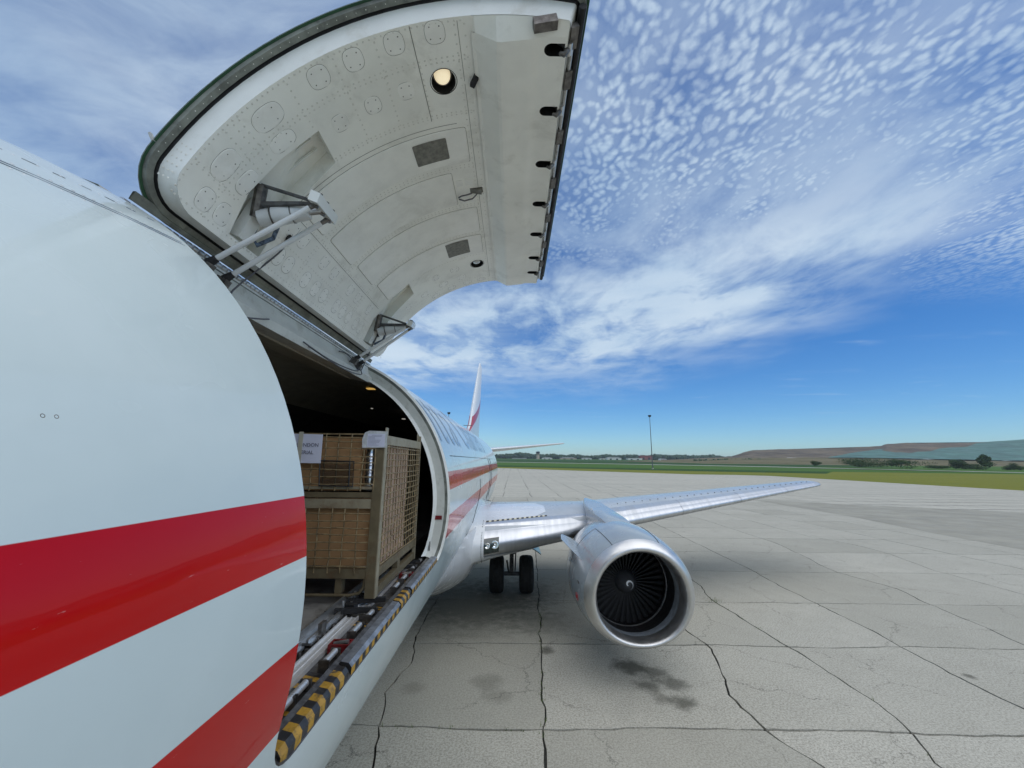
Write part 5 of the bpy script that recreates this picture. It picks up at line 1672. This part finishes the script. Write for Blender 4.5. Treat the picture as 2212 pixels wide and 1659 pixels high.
# nose gear, forward of the picture
ng = MB().tube([(0, -2.4, .4), (0, -2.4, 1.4)], [.05, .08], 10).build('nose_gear', M['gear'], air, smooth=40)
for s in (-.2, .2):
    MB().lathe([(.18, -.09), (.30, -.09), (.34, -.04), (.34, .04), (.30, .09), (.18, .09)], (s, -2.4, .34), (1, 0, 0), 24).build('tyre', M['tyre'], ng, smooth=45)
# ------------------------------------------------------------------ tail
def loft(secs, name, m, split=None, parent=air, mirror=False):
    """secs: (origin, chord, thickness ratio, span axis normal) with chord along +y"""
    rows = []
    for (o, ch, th, ax) in secs:
        o = Vector(o); ax = Vector(ax)
        row = []
        for k in range(33):
            a = -1 + 2 * k / 32
            c = a * a
            yt = 5 * th * (.2969 * abs(a) - .126 * c - .3516 * c * c + .2843 * c ** 3 - .1036 * c ** 4) * ch
            row.append(o + Vector((0, c * ch, 0)) + ax * (yt if a > 0 else -yt))
        rows.append(row)
    mb = MB().grid(rows)
    mb.add(rows[-1], [tuple(range(33))])
    return mb.build(name, m, parent, smooth=40)
def fin_mat():
    m, t, b = base_mat('fin_livery')
    g = t.new('ShaderNodeNewGeometry')
    sp = t.new('ShaderNodeSeparateXYZ'); t.link(g.outputs['Position'], sp.inputs[0])
    d = t.math('SUBTRACT', sp.outputs[2], t.math('MULTIPLY', t.math('SUBTRACT', sp.outputs[1], 22.4), .36))
    f1 = t.math('MULTIPLY', t.ss(d, 5.28, 5.30), t.ss(d, 5.78, 5.76))
    low = t.ss(d, 5.30, 5.28)
    c = t.mix(f1, (.70, .72, .73), (.42, .02, .03))
    c = t.mix(low, c, (.50, .56, .60))
    t.link(c, b.inputs['Base Color']); b.inputs['Roughness'].default_value = .3
    return m
M['fin'] = fin_mat()
fin = loft([((0, 21.6, 5.0), 8.2, .06, (1, 0, 0)), ((0, 23.6, 5.9), 6.4, .08, (1, 0, 0)), ((0, 28.9, 10.95), 2.4, .08, (1, 0, 0)), ((0, 29.25, 11.13), 1.8, .05, (1, 0, 0))], 'tail_fin', M['fin'])
loft([((0, 21.59, 5.0), .5, .3, (1, 0, 0)), ((0, 23.585, 5.9), .5, .3, (1, 0, 0)), ((0, 28.885, 10.95), .35, .25, (1, 0, 0))], 'fin_leading_edge', M['white'], parent=fin)
MB().box((0, 22.6, 5.72), (.5, .2, .02)).build('fin_fitting', M['steel'], fin)
for s in (1, -1):
    st = loft([((s * .5, 24.6, 4.35), 3.6, .09, (0, 0, 1)), ((s * 6.2, 28.2, 5.0), 1.35, .08, (0, 0, 1)), ((s * 6.35, 28.6, 5.02), .9, .05, (0, 0, 1))], 'stabilizer', M['white'])
    loft([((s * .5, 24.585, 4.35), .35, .3, (0, 0, 1)), ((s * 6.2, 28.19, 5.0), .2, .25, (0, 0, 1))], 'stabilizer_leading_edge', M['white'], parent=st)
    loft([((s * .9, 25.6, 4.315), 2.6, .09, (0, 0, 1)), ((s * 6.1, 28.5, 4.96), 1.0, .08, (0, 0, 1))], 'elevator_underside', M['under'], parent=st) if False else None
# ================================================================== CARGO
CX0, CX1, CY0, CY1, CZ = .34, 1.535, 3.39, 4.70, 2.655
def crate():
    root = empty('mesh_crate', ((CX0 + CX1) / 2, (CY0 + CY1) / 2, CZ), 'tall rusty steel wire mesh crate standing in the open cargo doorway', 'crate')
    def B(nm, m, *bx):
        mb = MB()
        for b in bx: mb.bx(*b)
        return mb.build(nm, m, root)
    # corner posts (angle iron)
    p = .085
    B('corner_post', M['cratem'], (CX1 - p, CX1 - .008, CY0, CY0 + .01, CZ, 3.99))
    B('corner_post', M['cratel'], (CX1 - .008, CX1, CY0, CY0 + .065, CZ, 4.02))
    B('corner_post', M['cratel'], (CX1 - .035, CX1, CY1 - .02, CY1, CZ, 4.02), (CX1 - .035, CX1 - .03, CY1 - .07, CY1 - .02, 3.9, 4.05))
    B('corner_post', M['cratem'], (CX0, CX0 + p, CY0, CY0 + .01, CZ, 3.99))
    B('corner_post', M['cratem'], (CX0, CX0 + .03, CY1 - .02, CY1, CZ, 3.99))
    xa, xb = CX0 + p, CX1 - p - .002
    B('lower_top_rail', M['cratel'], (xa, xb, CY0 + .004, CY0 + .03, 3.345, 3.42))
    B('upper_sill_rail', M['cratem'], (xa, xb, CY0 + .008, CY0 + .03, 3.432, 3.475))
    B('gate_bar', M['cratel'], (xa, xb, CY0 + .006, CY0 + .02, 3.50, 3.522))
    B('bottom_rail', M['cratem'], (xa, xb, CY0 + .004, CY0 + .05, 2.80, 2.875))
    B('top_bar', M['wire'], (xa, xb, CY0 + .004, CY0 + .012, 3.955, 3.968))
    ys, ye = CY0 + .067, CY1 - .022
    B('side_top_rail', M['cratel'], (CX1 - .03, CX1 - .002, ys, ye, 3.875, 3.955))
    B('side_bottom_rail', M['cratem'], (CX1 - .03, CX1 - .002, ys, ye, 2.80, 2.875))
    B('side_skid', M['cratem'], (CX1 - .05, CX1 - .004, ys, ye, 2.662, 2.725))
    # skid runners under the front with a foot
    B('foot', M['cratem'], (1.20, 1.25, CY0 + .02, CY0 + .1, 2.68, 2.80))
    B('foot', M['cratem'], (.60, .65, CY0 + .02, CY0 + .1, 2.68, 2.80))
    B('foot', M['cratem'], (CX1 - .06, CX1 - .006, 4.02, 4.10, 2.725, 2.80))
    MB().tube([(xa, CY0 + .02, 2.672), (1.33, CY0 + .02, 2.672), (1.40, CY0 + .02, 2.69), (1.43, CY0 + .02, 2.73), (1.44, CY0 + .02, 2.80)], .012, 6).build('skid_runner', M['cratem'], root, smooth=40)
    rnd = random.Random(11)
    def wires(nm, lines):
        mb = MB()
        for a, b in lines:
            a, b = Vector(a), Vector(b)
            pts = []
            for k in range(9):
                q = a.lerp(b, k / 8)
                if 0 < k < 8: q = q + Vector((rnd.gauss(0, .0022), rnd.gauss(0, .002), rnd.gauss(0, .0022)))
                pts.append(q)
            mb.tube(pts, .0060, 6, cap=False)
        o = mb.build(nm, M['wire'], root, smooth=60); o['kind'] = 'stuff'
    yw = CY0 + .002
    L = []
    for k in range(10):
        x = xa + .055 + k * .108
        if x < xb: L.append(((x + rnd.gauss(0, .004), yw, 2.84), (x + rnd.gauss(0, .004), yw, 3.35)))
    for k in range(8):
        z = 2.90 + k * .0585 + rnd.gauss(0, .004)
        L.append(((xa, yw - .008, z), (xb, yw - .008, z + rnd.gauss(0, .004))))
    wires('lower_front_mesh', L)
    L = []
    for k in range(10):
        x = xa + .06 + k * .108
        if x < xb + .02: L.append(((x, yw, 3.485), (x + rnd.gauss(0, .006), yw, 3.965)))
    for z in (3.54, 3.60, 3.66, 3.715, 3.775, 3.835, 3.89, 3.93):
        L.append(((xa, yw - .008, z + rnd.gauss(0, .004)), (xb, yw - .008, z + rnd.gauss(0, .006))))
    wires('upper_front_mesh', L)
    L = []
    for k in range(14):
        y = ys + .04 + k * .088
        L.append(((CX1 - .012, y, 2.82), (CX1 - .012, y + rnd.gauss(0, .006), 3.89)))
    for k in range(18):
        z = 2.895 + k * .0565
        L.append(((CX1 - .003, ys, z + rnd.gauss(0, .004)), (CX1 - .003, ye, z + rnd.gauss(0, .005))))
    wires('side_mesh', L)
    # dark framed document window wired to the upper gate
    f0 = [at(691, 995, y=CY0 - .012), at(765, 997, y=CY0 - .012), at(762, 1051, y=CY0 - .012), at(689, 1049, y=CY0 - .012)]
    MB().tube(f0 + [f0[0]], .006, 6).build('holder_frame', M['hazblack'], root)
    MB().tube([at(756, 996, y=CY0 - .012), at(753, 1050, y=CY0 - .012)], .005, 6).build('holder_frame', M['hazblack'], root)
    g = [q + Vector((0, .004, 0)) for q in f0]
    MB().add(g, [(0, 1, 2, 3)]).build('holder_screen', M['screen'], root, fix=False)
    return root
def screen_mat():
    m = bpy.data.materials.new('dark_mesh_screen'); m.use_nodes = True
    t = NT(m.node_tree)
    b = t.n['Principled BSDF']
    b.inputs['Base Color'].default_value = (.02, .018, .015, 1)
    b.inputs['Roughness'].default_value = .5
    b.inputs['Alpha'].default_value = .55
    return m
M['screen'] = screen_mat()
crate()
def box_thing(name, b, m, label, cat, flap=True):
    root = empty(name, ((b[0] + b[1]) / 2, (b[2] + b[3]) / 2, b[4]), label, cat)
    MB().bx(*b).build('carton', m, root)
    x0, x1, y0, y1, z0, z1 = b
    MB().bx(x0 - .004, x1 + .004, y0 - .004, y1 + .004, z1 + .001, z1 + .006).build('lid', m, root)
    return root
box_thing('cardboard_box', (CX0 + .05, 1.435, CY0 + .06, 4.30, 2.885, 3.335), M['card'], 'brown cardboard box in the lower half of the mesh crate', 'box')
box_thing('cardboard_box', (CX0 + .05, 1.315, CY0 + .05, 4.28, 3.485, 3.935), M['card'], 'brown cardboard box in the upper half of the mesh crate', 'box')
M['pinkcard'] = mat('pale_cardboard', (.50, .35, .26), .85, spots=.10, scale=6)
# pale corrugated liner folded against the outer side mesh
lin_root = empty('cardboard_liner', (1.494, 3.87, 2.88), 'pale folded cardboard liner standing behind the side mesh of the crate', 'cardboard')
for k in range(8):
    y = 3.50 + k * .094
    MB().box((1.494, y + .044, 3.375), (.016, .092, .99), Matrix.Rotation(.12 * (-1) ** k, 3, 'Z')).build('fold', M['pinkcard'], lin_root)
cylr = empty('steel_canister', (1.385, 3.50, 3.49), 'shiny ribbed steel canister beside the upper cardboard box', 'canister')
MB().lathe([(.060, .0), (.062, .02), (.055, .03), (.062, .10), (.055, .115), (.062, .19), (.055, .205), (.062, .28), (.055, .295), (.060, .33), (.02, .345), (.001, .345)], (1.385, 3.50, 3.51), (0, 0, 1), 28).build('body', M['foil'], cylr, smooth=40)
MB().lathe([(.064, -.012), (.064, .004), (.056, .006)], (1.385, 3.50, 3.50), (0, 0, 1), 28).build('base_ring', M['steel'], cylr, smooth=40)
# paper sign
def text_on(body, size, p, parent, m, name):
    me = text_mesh(body, size)
    for v in me.vertices:
        v.co = Vector((p[0] + v.co.x, p[1], p[2] + v.co.y))
    me.materials.clear(); me.materials.append(m)
    return link(name, me, parent)
def papers():
    yb = CY0 - .020
    sg = empty('paper_sign', (.84, yb, 3.715), 'white paper sign with dark capital lettering taped to the upper mesh', 'sign')
    sh = [(.62, 3.715), (1.003, 3.712), (.998, 3.955), (.62, 3.962)]
    MB().prism(sh, lambda a, b, t_: (a, t_ + .006 * math.sin(a * 9), b), yb, yb + .001).build('sheet', M['paper'], sg)
    text_on('LONDON', .043, (.785, yb - .0095, 3.850), sg, M['ink'], 'printed_line')
    text_on('MATERIAL', .043, (.742, yb - .0095, 3.788), sg, M['ink'], 'printed_line')
    MB().bx(.80, .838, yb - .012, yb - .0105, 3.66, 3.975).build('tape', M['tape'], sg)
    pc = empty('document_pouch', (1.45, CY0 - .016, 3.845), 'clear plastic document pouch with a printed form on the crate corner', 'pouch')
    yy = CY0 - .02
    MB().prism([(1.345, 3.845), (1.552, 3.848), (1.552, 3.985), (1.40, 3.99), (1.36, 3.975), (1.34, 3.92)], lambda a, b, t_: (a, t_, b), yy, yy + .003).build('sleeve', M['pouch'], pc)
    MB().bx(1.385, 1.535, yy - .0012, yy - .0004, 3.855, 3.965).build('form', M['paper'], pc)
    mb = MB()
    rnd = random.Random(2)
    for k in range(9):
        z = 3.952 - k * .0105
        x0 = 1.392 + (.03 if k == 0 else 0)
        mb.bx(x0, x0 + rnd.uniform(.06, .13) * (.9 if k else .7), yy - .0022, yy - .0016, z - .0016, z + .0016)
    mb.build('form_lines', M['ink2'], pc)
papers()

# ------------------------------------------------------------------ air
def haze():
    m = bpy.data.materials.new('haze_air'); m.use_nodes = True
    nt = m.node_tree
    nt.nodes.clear()
    out = nt.nodes.new('ShaderNodeOutputMaterial')
    v = nt.nodes.new('ShaderNodeVolumePrincipled')
    v.inputs['Color'].default_value = (.80, .88, 1, 1)
    v.inputs['Density'].default_value = .00013
    v.inputs['Anisotropy'].default_value = .2
    nt.links.new(v.outputs[0], out.inputs['Volume'])
    o = MB().bx(-6200, 6200, -6200, 6200, -1.2, 75).build('haze', m)
    o['kind'] = 'stuff'; o['label'] = 'thin pale haze over the far side of the airfield'
haze()
